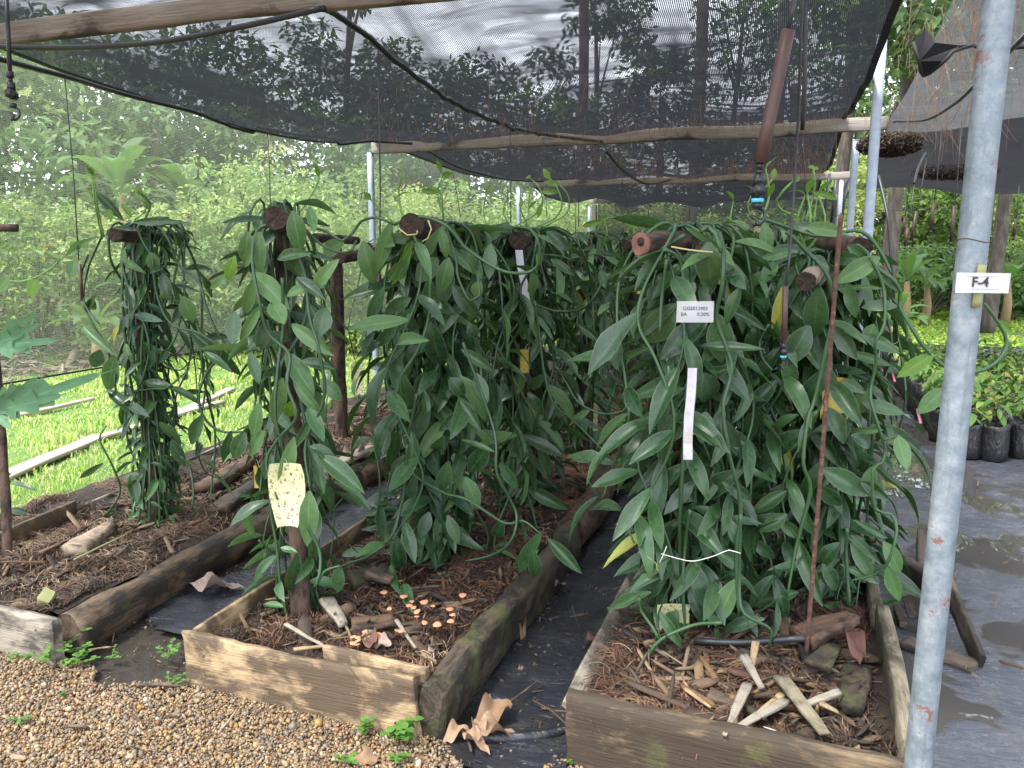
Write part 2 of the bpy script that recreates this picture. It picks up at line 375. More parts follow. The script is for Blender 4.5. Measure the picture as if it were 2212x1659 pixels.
def mat_plastic(name, base, dusty, wet, pudsc=1.3, thr=.55):
    t = NT(name); o = t.coord(); n = t.noise(o, 7, 8, .75, .5); big = t.noise(o, pudsc, 4, .6, .3)
    pud = t.ramp(big, [(thr, 0.), (thr+.03, 1.)])
    c = t.ramp(n, [(.3, base), (.55, tuple(x*1.6 for x in base)), (.72, dusty)])
    mud = t.ramp(t.noise(o, 3.1, 8, .75), [(.5, 0.), (.7, .6)]); c = t.mix(mud, c, dusty); c = t.mix(t.ramp(t.noise(o, 23, 6, .8), [(.58, 0.), (.7, .5)]), c, tuple(x*2.2 for x in dusty))
    c = t.mix(t.math('MULTIPLY', pud, wet), c, tuple(x*.5 for x in dusty))
    rg = t.ramp(n, [(.35, .12), (.7, .38)]); rg = t.mix(t.math('MULTIPLY', pud, wet), rg, .02)
    t.set(c, rg, spec=.55)
    wr = t.noise(t.coord('Object', (1, 3.5, 1)), 7, 6, .65, 1.6); h = t.mix(t.math('MULTIPLY', pud, wet), t.math('ADD', wr, t.math('MULTIPLY', n, .5)), .5)
    t.bump(h, .7, .014); return t.m
M['weed_mat'] = mat_plastic('weed_mat', (.010, .0115, .016), (.03, .027, .023), .5)
M['floor_mat'] = mat_plastic('floor_sheet', (.05, .055, .07), (.14, .13, .125), 1., 1.0, .47)
t = NT('polybag'); o = t.coord(); t.set((.012, .012, .014), t.ramp(t.noise(o, 12, 4), [(.3, .2), (.7, .55)]), spec=.6); t.bump(t.noise(t.coord('Object', (1, 1, .5)), 22, 5, .6, 1.), .9, .02); M['bag'] = t.m
t = NT('yellow_card'); o = t.coord('Object'); c = t.mix(t.noise(o, 6, 3), (.56, .52, .25), (.66, .64, .42))
c = t.mix(t.ramp(t.noise(o, 75, 4, .85), [(.545, 0.), (.59, 1.)]), c, (.03, .025, .015)); t.set(c, .5); M['yellow'] = t.m
t = NT('yellow_strip'); o = t.coord('Object'); c = t.mix(t.noise(o, 15, 3), (.38, .27, .03), (.5, .4, .08))
c = t.mix(t.ramp(t.noise(o, 90, 3, .8), [(.58, 0.), (.63, .9)]), c, (.05, .035, .01)); t.set(c, .5); M['yellow2'] = t.m
t = NT('white_card'); o = t.coord('Object'); c = t.mix(t.ramp(t.noise(o, 45, 6, .8), [(.45, 0.), (.66, .75)]), (.4, .39, .41), (.2, .16, .15)); t.set(c, .5); M['card'] = t.m
t = NT('white_tape'); t.set(t.mix(t.ramp(t.noise(t.coord(), 30, 6, .75), [(.45, 0.), (.7, .6)]), (.5, .49, .55), (.25, .23, .2)), .55); M['tape'] = t.m
t = NT('grey_print'); t.set(t.mix(t.noise(t.coord(), 300, 2), (.2, .19, .18), (.6, .58, .55)), .6); M['print'] = t.m
t = NT('ink'); t.set((.02, .02, .03), .6); M['ink'] = t.m
t = NT('wood_label'); t.set(t.mix(t.noise(t.coord(), 30), (.15, .16, .06), (.26, .25, .12)), .8); M['labelstick'] = t.m
t = NT('clear_sleeve'); t.set((.7, .72, .74), .25); t.alpha(.35); M['sleeve'] = t.m
t = NT('string'); t.set((.75, .75, .72), .8); M['string'] = t.m
t = NT('pink_ribbon'); t.set((.6, .25, .33), .6); M['pink'] = t.m
t = NT('mushroom'); t.set(t.mix(t.noise(t.coord(), 60), (.4, .16, .08), (.6, .3, .17)), .6); M['mushroom'] = t.m
def dryleaf(name, a, b):
    t = NT(name); o = t.coord(); u = t.coord('UV', (1.5, 14, 1)); t.set(t.mix(t.noise(o, 30, 5), t.mix(t.rand(), a, b), tuple(x*.45 for x in a)), .75); t.bump(t.noise(u, 2, 3), .4, .003); t.translucent(a, .15); return t.m
M['dry'] = dryleaf('dry_leaf', (.28, .17, .095), (.4, .27, .17))
M['dry_pink'] = dryleaf('old_leaf', (.28, .2, .17), (.45, .36, .31))
M['dry_red'] = dryleaf('red_brown_leaf', (.14, .06, .045), (.2, .1, .07))
M['weedleaf'] = leaf_mat('weed_leaf', (.05, .14, .025), (.1, .22, .04), .5, .35, 0., (.15, .3, .06))
M['papaya'] = leaf_mat('papaya_leaf', (.075, .2, .10), (.12, .26, .14), .5, .35, .3, (.06, .18, .1))
M['seedling_leaf'] = leaf_mat('seedling_leaf', (.06, .17, .035), (.2, .32, .06), .4, .35, 0., (.3, .3, .07))
M['seedling_red'] = leaf_mat('seedling_young_leaf', (.25, .15, .07), (.36, .24, .1), .4, .3, 0., (.4, .3, .1))
M['banana'] = leaf_mat('banana_leaf', (.05, .12, .035), (.11, .2, .06), .4, .45, 0., (.12, .26, .09))
M['banana_dead'] = dryleaf('dead_banana_leaf', (.35, .24, .14), (.45, .3, .12))
t = NT('bark_trunk'); o = t.coord('Object', (1, 1, .3)); n = t.noise(o, 9, 7, .7); t.set(t.ramp(n, [(.3, (.025, .02, .016)), (.5, (.07, .058, .045)), (.75, (.18, .155, .125))]), .9); t.bump(n, .8, .03); M['trunk'] = t.m
t = NT('board_bleached'); n = t.noise(t.coord('Object', (1, 20, 20)), 2.5, 6); t.set(t.ramp(n, [(.3, (.22, .18, .14)), (.7, (.42, .36, .28))]), .85); t.bump(n, .5, .005); M['bleached'] = t.m
# ------------------------------------------------------------------ ground
def nz(x, y, s, k=0.): return noise.noise(Vector((x*s, y*s, k)))
def fbm(x, y, s, k=0.): return nz(x, y, s, k)+.5*nz(x, y, s*2.1, k+7)+.25*nz(x, y, s*4.3, k+13)
def sheet(name, x0, x1, y0, y1, step, zf, mat, keep=None, kind='structure', uvs=1., sy=None):
    sy = sy or step
    nx, ny = max(1, round((x1-x0)/step)), max(1, round((y1-y0)/sy)); V = []; UV = []
    for j in range(ny+1):
        for i in range(nx+1):
            x, y = x0+(x1-x0)*i/nx, y0+(y1-y0)*j/ny; V.append((x, y, zf(x, y))); UV.append((x, y))
    F = []
    for j in range(ny):
        for i in range(nx):
            a = j*(nx+1)+i
            if keep and not keep(x0+(x1-x0)*(i+.5)/nx, y0+(y1-y0)*(j+.5)/ny): continue
            F.append((a, a+1, a+nx+2, a+nx+1))
    o = put(name, mesh(name, V, F, mat, True, None, np.array(UV)*uvs))
    if kind: o['kind'] = kind
    return o
g = put('ground', mesh('ground', [(-150, -60, -.03), (150, -60, -.03), (150, 250, -.03), (-150, 250, -.03)], [(0, 1, 2, 3)], M['litter'])); g['kind'] = 'structure'
sheet('soil', -4.1, 1.2, -3, 16, .06, lambda x, y: .004+.012*fbm(x, y, 6), M['soil'])
def gravel_edge(x): return 2.0+.10*nz(x, 0, 2.2, 4)+(.22*math.exp(-((x+2.2)/.22)**2)*0-.0)
def gr_keep(x, y):
    return y < 2.14+.07*nz(x, y, 5, 2)-.16*max(0, 1-abs(x+2.2)/.45)-.25*max(0, 1-abs(x+.75)/.3)
sheet('gravel_path', -6, .3, -3, 2.4, .05, lambda x, y: .022+.006*fbm(x, y, 9), M['gravel_bed'], lambda x, y: gr_keep(x, y+.12))
sheet('lawn', -11.5, -3.5, 1.2, 17, .25, lambda x, y: -.004+.02*fbm(x, y, 1.3), M['grass_ground'])
sheet('lawn_far', .5, 14, 13.8, 24, .4, lambda x, y: .0+.03*fbm(x, y, 1.0), M['grass_ground'])

# gravel: pebbles
ICO_V = []; 
_p = (1+5**.5)/2
for a, b in ((-1, _p), (1, _p), (-1, -_p), (1, -_p)): ICO_V += [(a, b, 0)]
for a, b in ((-1, _p), (1, _p), (-1, -_p), (1, -_p)): ICO_V += [(0, a, b)]
for a, b in ((_p, -1), (_p, 1), (-_p, -1), (-_p, 1)): ICO_V += [(a, 0, b)]
ICO_V = np.array(ICO_V)/math.sqrt(1+_p*_p)
ICO_F = np.array([(0,11,5),(0,5,1),(0,1,7),(0,7,10),(0,10,11),(1,5,9),(5,11,4),(11,10,2),(10,7,6),(7,1,8),(3,9,4),(3,4,2),(3,2,6),(3,6,8),(3,8,9),(4,9,5),(2,4,11),(6,2,10),(8,6,7),(9,8,1)])
def pebbles(N, x0, x1, y0, y1, keep, size):
    X = nr.uniform(x0, x1, N*2); Y = nr.uniform(y0, y1, N*2)
    K = np.array([keep(x, y) for x, y in zip(X, Y)]); X, Y = X[K][:N], Y[K][:N]; n = len(X)
    s = size*np.exp(nr.normal(-.04, .36, n))
    Z = .026+nr.uniform(-.004, .008, n)
    R = rot_rand(n, s, s*nr.uniform(.6, 1, n), s*nr.uniform(.45, .8, n))
    pal = np.array([(.46, .32, .17), (.38, .24, .11), (.32, .22, .12), (.24, .17, .11), (.46, .37, .24), (.42, .28, .16), (.17, .145, .115), (.44, .23, .06), (.24, .2, .16), (.58, .5, .39), (.32, .14, .06)])
    c = pal[nr.choice(len(pal), n, p=[.13, .14, .17, .16, .07, .1, .08, .05, .06, .02, .02])]*nr.uniform(.5, .92, (n, 1))
    return scatter(ICO_V, ICO_F, R, np.stack([X, Y, Z], 1), c)
def inview(x, y, m=.08):
    d = np.array([x, y, 0.])-_C; z = d@_F
    if z <= 0: return False
    return abs(d@_R/z) < W_/2/F_+m and abs(d@_U/z) < H_/2/F_+m
V, F, C = pebbles(74000, -4.4, .25, .95, 2.35, lambda x, y: gr_keep(x, y+.03) and inview(x, y, .15), .0055)
o = put('gravel', mesh('gravel', V, F, M['pebble'], True, C)); tag(o, kind='stuff')
V, F, C = pebbles(2500, -4.1, .3, 1.9, 3.4, lambda x, y: (inview(x, y) and nz(x, y, 7, 9) > .02 and not (-3.42 < x < -2.42 or -1.88 < x < -.9 or x > -.56)), .0050)
C *= .55
o = put('loose_gravel', mesh('loose_gravel', V, F, M['pebble'], True, C)); tag(o, kind='stuff')

# grass
def grass(name, N, x0, x1, y0, y1, h, keep, mat, wid=.0035, cols=((.3, .5, .06), (.46, .6, .12), (.58, .62, .24), (.16, .34, .05), (.5, .48, .25)), z=0.):
    X = nr.uniform(x0, x1, N); Y = nr.uniform(y0, y1, N); K = np.array([keep(x, y) for x, y in zip(X, Y)]); X, Y = X[K], Y[K]; n = len(X)
    clump = np.array([max(.15, .55+1.3*nz(x, y, 1.9, 3)+.7*nz(x, y, 5, 8)) for x, y in zip(X, Y)])
    hh = h*nr.uniform(.45, 1.2, n)*clump; az = nr.uniform(0, 2*PI, n); ln = nr.uniform(.15, .9, n); w = wid*nr.uniform(.7, 1.5, n)*np.clip(Y/4, 1, 4)
    sx, sy = np.cos(az), np.sin(az); px, py = -sy, sx
    B = np.stack([X, Y, np.full(n, z)], 1); P = np.stack([px, py, np.zeros(n)], 1)*w[:, None]; D = np.stack([sx, sy, np.zeros(n)], 1)
    m = B+D*(hh*ln*.3)[:, None]+np.array([0, 0, 1])*(hh*.6)[:, None]; tip = B+D*(hh*ln)[:, None]+np.array([0, 0, 1])*(hh*(1-ln*.35))[:, None]
    V = np.stack([B-P, B+P, m+P*.8, m-P*.8, tip], 1).reshape(-1, 3); i = (np.arange(n)*5)[:, None]
    F = np.concatenate([i+np.array([[0, 1, 2]]), i+np.array([[0, 2, 3]]), i+np.array([[3, 2, 4]])])
    pal = np.array(cols); c = pal[nr.integers(0, len(pal), n)]*nr.uniform(.7, 1.2, (n, 1))
    o = put(name, mesh(name, V, F, mat, False, np.repeat(c, 5, 0))); tag(o, kind='stuff'); return o
def lawn_keep(x, y): return inview(x, y, .12) and x < -3.52 and (x > -9.2+.7*nz(y, 0, .5) or y > 30) and rnd.random() < min(1, 5/max(y, 3))+.15
grass('grass', 150000, -10, -3.5, 1.6, 16, .075, lawn_keep, M['grassblade'])
grass('lawn_grass', 45000, .6, 14, 13.8, 23, .07, lambda x, y: inview(x, y, .1), M['grassblade'], .006, ((.24, .42, .04), (.4, .56, .08), (.55, .6, .12), (.2, .36, .04)))

# boards lying in the grass
for i, (a, b, wd, lab) in enumerate((((0, 1035), (215, 942), .11, 'bleached plank lying in the grass, the widest and nearest one'), ((215, 945), (480, 868), .07, 'short bleached plank lying in the grass behind the second bleached plank'),
        ((-40, 915), (200, 862), .05, 'narrow grey plank half sunk in the grass farthest back on the left'), ((355, 905), (500, 840), .08, 'pale pinkish board in the grass seen between the two left vine posts'))):
    p, q = gz(*a, .035), gz(*b, .035); t_ = thing('loose_board', lab, 'board', p, 'boards lying in the grass')
    piece('plank', p, q, rect(wd*1.15, .03, 2), M['bleached'], t_, 14, .003, i, .008)

# ------------------------------------------------------------------ raised beds
MZ = .15
def mulch_z(x, y): return MZ+.028*fbm(x, y, 5, 1)+.018*nz(x, y, 22, 2)
def bed_fill(x0, x1, y0, y1, par, zf=mulch_z):
    o = sheet('mulch', x0, x1, y0, y1, .035, zf, M['mulch'], None, None, sy=.045)
    o.parent = par; o.matrix_basis = Matrix.Translation(-par.location); o['kind'] = 'stuff'; return o
bed1 = thing('raised_bed', 'left mulch bed edged by a thick round log with a grey front board', 'garden bed', (-2.95, 2.05, 0), 'mulch beds with vanilla posts')
bed2 = thing('raised_bed', 'middle mulch bed with tan front board, orange mushrooms and mossy right side', 'garden bed', (-1.43, 2.05, 0), 'mulch beds with vanilla posts')
bed3 = thing('raised_bed', 'right mulch bed with olive stained front slab and rusty rod standing in it', 'garden bed', (-.07, 2.05, 0), 'mulch beds with vanilla posts')
bed_fill(-3.8, -2.52, 2.1, 10.5, bed1); bed_fill(-1.86, -.95, 2.08, 12, bed2); bed_fill(-.52, .36, 2.1, 12, bed3)
# bed 1
piece('front_board', (-3.4, 2.02, .11), (-2.42, 2.0, .10), rect(.035, .2, 4), M['plank_grey'], bed1, 16, .006, 3, .01)
piece('lower_board', (-3.4, 2.045, .0), (-2.46, 2.03, .0), rect(.03, .06, 3), M['plank_olive'], bed1, 10, .006, 4)
p0, p1 = Vector((-2.455, 2.08, .085)), Vector((-2.55, 4.35, .08))
piece('side_log', p0, p1, circ(.088, 18, .8, 1.05), M['log_dark'], bed1, 60, .012, 6, .02)
piece('side_log', (-2.53, 4.3, .075), (-2.6, 6.9, .06), circ(.085, 16), M['log_brown'], bed1, 50, .014, 9, .05)
piece('side_log', (-2.6, 7.0, .075), (-2.55, 10.2, .06), circ(.08, 12), M['log_brown'], bed1, 30, .014, 12, .05)
piece('side_board', gz(-140, 1262, .13), gz(165, 1120, .13), rect(.02, .2, 3), M['plank_tan'], bed1, 14, .004, 15, .01)
piece('side_board', gz(165, 1120, .11), gz(520, 960, .11), rect(.02, .12, 3), M['plank_grey'], bed1, 14, .004, 16, .01)
piece('corner_stake', gz(105, 1330, .05), gz(100, 1285, .22), rect(.05, .045, 2), M['labelstick'], bed1, 5, .004, 1, up=(1, 0, 0))
# bed 2
piece('front_board', (-1.885, 2.05, .105), (-1.0, 2.02, .115), rect(.03, .225, 6), M['plank_tan'], bed2, 60, .012, 21, .012)
piece('front_board', (-1.36, 2.085, .13), (-.985, 2.065, .13), rect(.02, .21, 4), M['plank_tan'], bed2, 14, .006, 27, .01)
piece('side_board', (-1.865, 2.07, .13), (-1.87, 4.3, .13), rect(.018, .19, 4), M['plank_tan'], bed2, 30, .005, 22, .015)
piece('side_board', (-1.87, 4.3, .1), (-1.83, 7.5, .1), rect(.02, .16, 3), M['plank_grey'], bed2, 30, .005, 23, .015)
piece('side_log', (-.955, 2.03, .10), (-.935, 3.62, .105), rect(.085, .2, 6, .02), M['log_moss'], bed2, 70, .022, 24, .015)
piece('side_log', (-.955, 3.64, .115), (-.985, 6.9, .12), circ(.095, 18, .8, 1.), M['log_brown'], bed2, 70, .014, 25, .06)
piece('side_log', (-.98, 6.95, .1), (-.95, 10.5, .1), circ(.085, 12), M['log_brown'], bed2, 40, .012, 26, .05)
# bed 3
piece('front_board', (-.535, 2.065, .11), (.335, 2.0, .12), rect(.05, .27, 5, .012), M['plank_olive'], bed3, 34, .010, 31, .012)
piece('side_board', (-.515, 2.13, .11), (-.50, 5.6, .13), rect(.016, .16, 3), M['plank_grey'], bed3, 40, .006, 32, .01, up=(-.75, 0, .65))
piece('side_board', (-.50, 5.6, .1), (-.52, 9.5, .1), rect(.02, .16, 3), M['plank_grey'], bed3, 30, .006, 33, .01)
piece('side_board', (.365, 2.04, .115), (.385, 3.0, .12), rect(.042, .24, 4), M['plank_lichen'], bed3, 30, .007, 34, .008)
piece('side_board', (.372, 3.02, .105), (.40, 5.2, .105), rect(.04, .22, 4), M['plank_lichen'], bed3, 40, .007, 35, .008)
piece('side_board', (.40, 5.25, .09), (.42, 9.0, .09), rect(.03, .18, 3), M['plank_grey'], bed3, 30, .006, 36, .01)

for (x, y, z, bd) in ((-2.50, 1.988, .15, bed1), (-2.52, 1.988, .06, bed1), (-1.07, 2.008, .07, bed2), (-1.80, 2.03, .15, bed2), (-.46, 2.025, .19, bed3), (.25, 1.97, .16, bed3)):
    mb = MB(); mb.add(*tube([(x, y, z), (x, y-.003, z)], .0035, 10)); mb.build('screw_head', M['bplastic'] if y > 3 else M['rust'], bd)
# fibre, chips and sticks of the mulch
def fibres(name, N, x0, x1, y0, y1, zf, length=.07, pal=((.10, .045, .028), (.17, .09, .05), (.045, .027, .018), (.27, .18, .105), (.14, .06, .033), (.035, .022, .016)), r=.0010, clumps=70, par=None):
    cx, cy = nr.uniform(x0, x1, clumps), nr.uniform(y0, y1, clumps); caz = nr.uniform(0, PI, clumps); k = nr.integers(0, clumps, N)
    X = np.clip(cx[k]+nr.normal(0, 1, N)*nr.uniform(.02, .06, clumps)[k], x0, x1); Y = np.clip(cy[k]+nr.normal(0, 1, N)*nr.uniform(.02, .09, clumps)[k], y0, y1)
    az = caz[k]+nr.normal(0, .9, N); n = 6; L = length*nr.uniform(.4, 1.5, N); r_ = r*nr.uniform(.6, 1.5, N)*np.clip(Y/3, 1, 2.5)
    x, y = X.copy(), Y.copy(); curl = nr.normal(0, 7, N)*nr.uniform(0, 1, N)
    lift = nr.uniform(.002, .022, N); V = np.zeros((N, n, 2, 3)); zb = np.array([zf(a, b) for a, b in zip(X, Y)])
    for i in range(n):
        t = i/(n-1); z = zb+.006+lift*math.sin(PI*t)+nr.uniform(-.002, .002, N)
        px, py = -np.sin(az)*r_, np.cos(az)*r_
        V[:, i, 0] = np.stack([x+px, y+py, z], 1); V[:, i, 1] = np.stack([x-px, y-py, z+r_*.8], 1)
        az = az+curl*L/(n-1)*3; x = x+np.cos(az)*L/(n-1); y = y+np.sin(az)*L/(n-1)
    b = (np.arange(N)*n*2)[:, None]; F = np.concatenate([b+np.array([[2*i, 2*i+1, 2*i+3, 2*i+2]]) for i in range(n-1)])
    ck = nr.integers(0, len(pal), clumps); sel = np.where(nr.random(N) < .6, ck[k], nr.integers(0, len(pal), N)); c = np.array(pal)[sel]*nr.uniform(.5, 1.15, (N, 1))*nr.uniform(.5, 1.2, clumps)[k][:, None]
    o = put(name, mesh(name, V.reshape(-1, 3), F, M['fibre'], False, np.repeat(c, n*2, 0))); o['kind'] = 'stuff'
    if par: o.parent = par; o.matrix_basis = Matrix.Translation(-par.location)
    return o
CUB_V = np.array([(-.5, -.5, -.5), (.5, -.4, -.5), (.55, .5, -.5), (-.5, .45, -.5), (-.45, -.5, .5), (.5, -.45, .4), (.45, .4, .5), (-.5, .5, .42), (.72, 0, .05), (-.7, .1, 0)])
CUB_F = np.array([(0, 3, 2), (0, 2, 1), (4, 5, 6), (4, 6, 7), (0, 1, 5), (0, 5, 4), (2, 3, 7), (2, 7, 6), (1, 2, 8), (2, 6, 8), (6, 5, 8), (5, 1, 8), (0, 4, 9), (4, 7, 9), (7, 3, 9), (3, 0, 9)])
def chips(name, N, x0, x1, y0, y1, zf, s=.03, par=None, pal=((.06, .04, .03), (.12, .075, .045), (.03, .022, .02), (.2, .14, .09), (.09, .045, .03))):
    X, Y = nr.uniform(x0, x1, N), nr.uniform(y0, y1, N); Z = np.array([zf(a, b) for a, b in zip(X, Y)])+nr.uniform(0, .012, N)
    R = rot_zt(nr.uniform(0, 2*PI, N), nr.normal(0, .3, N), nr.normal(0, .5, N)); L = s*np.exp(nr.normal(0, .45, N))
    S = np.stack([L*nr.uniform(1.3, 3.2, N), L*nr.uniform(.2, .6, N), L*nr.uniform(.06, .2, N)], 1); R = R*S[:, None, :]
    c = np.array(pal)[nr.integers(0, len(pal), N)]*nr.uniform(.6, 1.4, (N, 1))
    V, F, C = scatter(CUB_V, CUB_F, R, np.stack([X, Y, Z], 1), c)
    o = put(name, mesh(name, V, F, M['chip'], False, C)); o['kind'] = 'stuff'
    if par: o.parent = par; o.matrix_basis = Matrix.Translation(-par.location)
pale = ((.22, .15, .09), (.34, .26, .17), (.11, .065, .04), (.16, .10, .065), (.06, .04, .03), (.2, .1, .055))
fibres('coir_fibre', 17000, -3.75, -2.55, 2.1, 3.6, mulch_z, .08, pale, .0009, 110, bed1)
fibres('coir_fibre', 7000, -3.45, -2.5, 3.5, 7, mulch_z, .09, pale, .0014, 60, bed1)
fibres('coir_fibre', 17000, -1.84, -1.0, 2.1, 4.0, mulch_z, .07, r=.0011, clumps=100, par=bed2)
fibres('coir_fibre', 8000, -1.82, -1.0, 3.9, 7.5, mulch_z, .09, ((.25, .11, .06), (.15, .07, .04), (.33, .17, .1)), .0014, 60, bed2)
fibres('coir_fibre', 17000, -.48, .33, 2.1, 3.7, mulch_z, .08, r=.0011, clumps=100, par=bed3)
fibres('coir_fibre', 4000, -.48, .33, 3.6, 6, mulch_z, .09, r=.0014, clumps=40, par=bed3)
for (a, b, c_, d, p) in ((-3.45, -2.55, 2.1, 4.5, bed1), (-1.84, -1.0, 2.1, 4.5, bed2), (-.48, .33, 2.1, 4.2, bed3)):
    chips('wood_chips', 1500, a+.05, b-.05, c_+.1, d, mulch_z, .024, p); chips('crumbled_bark', 5500, a, b, c_, min(d, 3.9), mulch_z, .006, p, ((.05, .03, .02), (.09, .05, .03), (.02, .015, .012), (.15, .09, .055), (.11, .045, .025)))
chips('wood_chips', 260, -.42, .27, 2.2, 2.8, mulch_z, .042, bed3, ((.16, .10, .06), (.08, .05, .033), (.035, .025, .02), (.3, .19, .1), (.05, .04, .03)))
def splinters(name, N, x0, x1, y0, y1, par, pal):
    X, Y = nr.uniform(x0, x1, N), nr.uniform(y0, y1, N); Z = np.array([mulch_z(a, b) for a, b in zip(X, Y)])+nr.uniform(.004, .03, N); L = nr.uniform(.04, .14, N)
    R = rot_zt(nr.uniform(0, 2*PI, N), nr.normal(0, .25, N), nr.normal(0, .6, N))*np.stack([L, L*nr.uniform(.05, .16, N), L*nr.uniform(.03, .09, N)], 1)[:, None, :]
    c = np.array(pal)[nr.integers(0, len(pal), N)]*nr.uniform(.6, 1.2, (N, 1)); V, F, C = scatter(CUB_V, CUB_F, R, np.stack([X, Y, Z], 1), c)
    o = put(name, mesh(name, V, F, M['chip'], False, C), par, Matrix.Translation(-par.location)); o['kind'] = 'stuff'
SP = ((.24, .16, .09), (.15, .09, .05), (.3, .22, .14), (.06, .04, .03), (.2, .105, .05), (.13, .11, .085))
splinters('splinters', 110, -.40, .26, 2.2, 2.85, bed3, SP); splinters('splinters', 60, -1.78, -1.08, 2.2, 3.0, bed2, SP); splinters('splinters', 70, -3.4, -2.65, 2.2, 3.6, bed1, SP)
chips('crumbs', 1200, -2.45, -1.9, 2.1, 5, lambda x, y: .02+.012*fbm(x, y, 6), .007); bpy.data.objects['crumbs']['kind'] = 'stuff'
chips('crumbs', 1000, -.93, -.52, 1.95, 5, lambda x, y: .02+.012*fbm(x, y, 6), .007)

# big pieces of bark and wood lying on the mulch
def stick(a, b, w, h, mat, lab, cat='stick', nm='wood_splinter', z0=None, z1=None, grp='loose wood lying on the beds', amp=.006, seed=0):
    p = gz(*a, z0 if z0 is not None else MZ+.03); q = gz(*b, z1 if z1 is not None else MZ+.03)
    V, F = sweep((q-p).length, rect(w, h, 3, min(w, h)*.2), 12, amp, seed, w*.5, 8, .6)
    o = put(nm, mesh(nm, V, F, mat, True), None, frame(p, q)); tag(o, lab, cat, grp); return o
K = 0
for a, b, w, h, mt, lab, cat, nm, za, zb in (
    ((1690, 1465), (1790, 1585), .05, .014, 'plank_lichen', 'mossy grey-green slat lying slantwise by the foot of the rusty rod', 'slat', 'mossy_slat', .2, .21),
    ((1735, 1385), (1850, 1340), .10, .05, 'log_brown', 'chunk of splintered yellow-brown wood beside the right edge board', 'wood chunk', 'wood_chunk', .22, .25),
    ((1608, 1420), (1650, 1490), .03, .016, 'plank_grey', 'pale forked stick left of the rusty rod', 'stick', 'wood_splinter', .22, .2),
    ((1615, 1480), (1565, 1590), .028, .014, 'plank_grey', 'pale stick resting on the front slab of the right bed', 'stick', 'wood_splinter', .2, .24),
    ((1632, 1385), (1622, 1450), .02, .014, 'plank_tan', 'short upright splinter of pale wood behind the forked stick', 'stick', 'wood_splinter', .27, .19),
    ((1700, 1518), (1570, 1590), .028, .014, 'plank_grey', 'long grey stick pointing to the corner of the front slab', 'stick', 'wood_splinter', .19, .22),
    ((1690, 1500), (1612, 1560), .02, .012, 'plank_tan', 'orange-brown splinter above the long grey stick', 'stick', 'wood_splinter', .2, .2),
    ((1815, 1495), (1735, 1525), .024, .012, 'plank_grey', 'short grey splinter right of the mossy slat', 'stick', 'wood_splinter', .21, .2),
    ((1770, 1520), (1810, 1540), .022, .012, 'plank_tan', 'tan splinter under the short grey splinter', 'stick', 'wood_splinter', .2, .18),
    ((1480, 1490), (1535, 1530), .016, .010, 'plank_tan', 'thin tan sliver at the left of the right bed mulch', 'stick', 'wood_splinter', .19, .19),
    ((1850, 1440), (1860, 1540), .09, .05, 'log_moss', 'rotten mossy bark block against the right edge board', 'bark', 'bark_block', .17, .19),
    ((1765, 1450), (1800, 1400), .08, .02, 'log_moss', 'dark greenish bark flake between rusty rod and edge board', 'bark', 'bark_block', .2, .2),
    ((1680, 1340), (1700, 1385), .07, .04, 'log_dark', 'black bark piece behind the black hose', 'bark', 'bark_block', .18, .18),
    ((1530, 1510), (1600, 1530), .06, .03, 'log_dark', 'dark bark piece near the left sliver', 'bark', 'bark_block', .17, .17),
    ((615, 1347), (700, 1398), .016, .012, 'plank_grey', 'grey stick lying behind the tan front board', 'stick', 'wood_splinter', .22, .2),
    ((635, 1403), (700, 1395), .016, .010, 'plank_tan', 'yellowish stick along the top of the tan front board', 'stick', 'wood_splinter', .215, .2),
    ((755, 1250), (840, 1232), .12, .05, 'log_moss', 'wide black bark slab with lichen in the middle bed', 'bark', 'bark_block', .19, .2),
    ((800, 1245), (850, 1262), .07, .05, 'log_dark', 'charred bark lump beside the wide bark slab', 'bark', 'bark_block', .21, .2),
    ((760, 1345), (850, 1330), .10, .04, 'log_brown', 'torn brown bark with orange inside in the middle bed', 'bark', 'bark_block', .18, .19),
    ((870, 1360), (930, 1345), .10, .03, 'log_dark', 'black bark plate among the orange mushrooms', 'bark', 'bark_block', .17, .17),
    ((855, 1340), (898, 1400), .014, .010, 'plank_grey', 'thin pinkish stick among the mushrooms', 'stick', 'wood_splinter', .2, .19),
    ((700, 1300), (735, 1345), .06, .03, 'plank_grey', 'grey bark shell left of the torn brown bark', 'bark', 'bark_block', .2, .19),
    ((165, 1195), (240, 1140), .11, .07, 'log_brown', 'pale peeled log stub half buried in the left bed', 'log', 'log_stub', .18, .19),
    ((160, 1210), (278, 1152), .010, .008, 'labelstick', 'thin straw-yellow twig across the pale log stub', 'twig', 'twig', .22, .24),
    ((440, 1055), (560, 985), .14, .06, 'log_brown', 'large rotten log slab behind the left round log', 'log', 'log_slab', .2, .22),
    ((470, 1100), (620, 1020), .12, .05, 'log_dark', 'blackened log slab leaning on the left round log', 'log', 'log_slab', .2, .2),
    ((690, 1020), (800, 965), .1, .04, 'bleached', 'pale driftwood-like plank end beyond the left bed log', 'plank', 'log_slab', .18, .2),
):
    K += 1; mtn = M[mt] if mt != 'pale' else M['plank_tan']
    if mt == 'log_brown' and 'pale' in lab: mtn = M['post_grey']
    stick(a, b, w, h, mtn, lab, cat, nm, za, zb, seed=K*3.1, amp=.012 if h > .02 else .005)

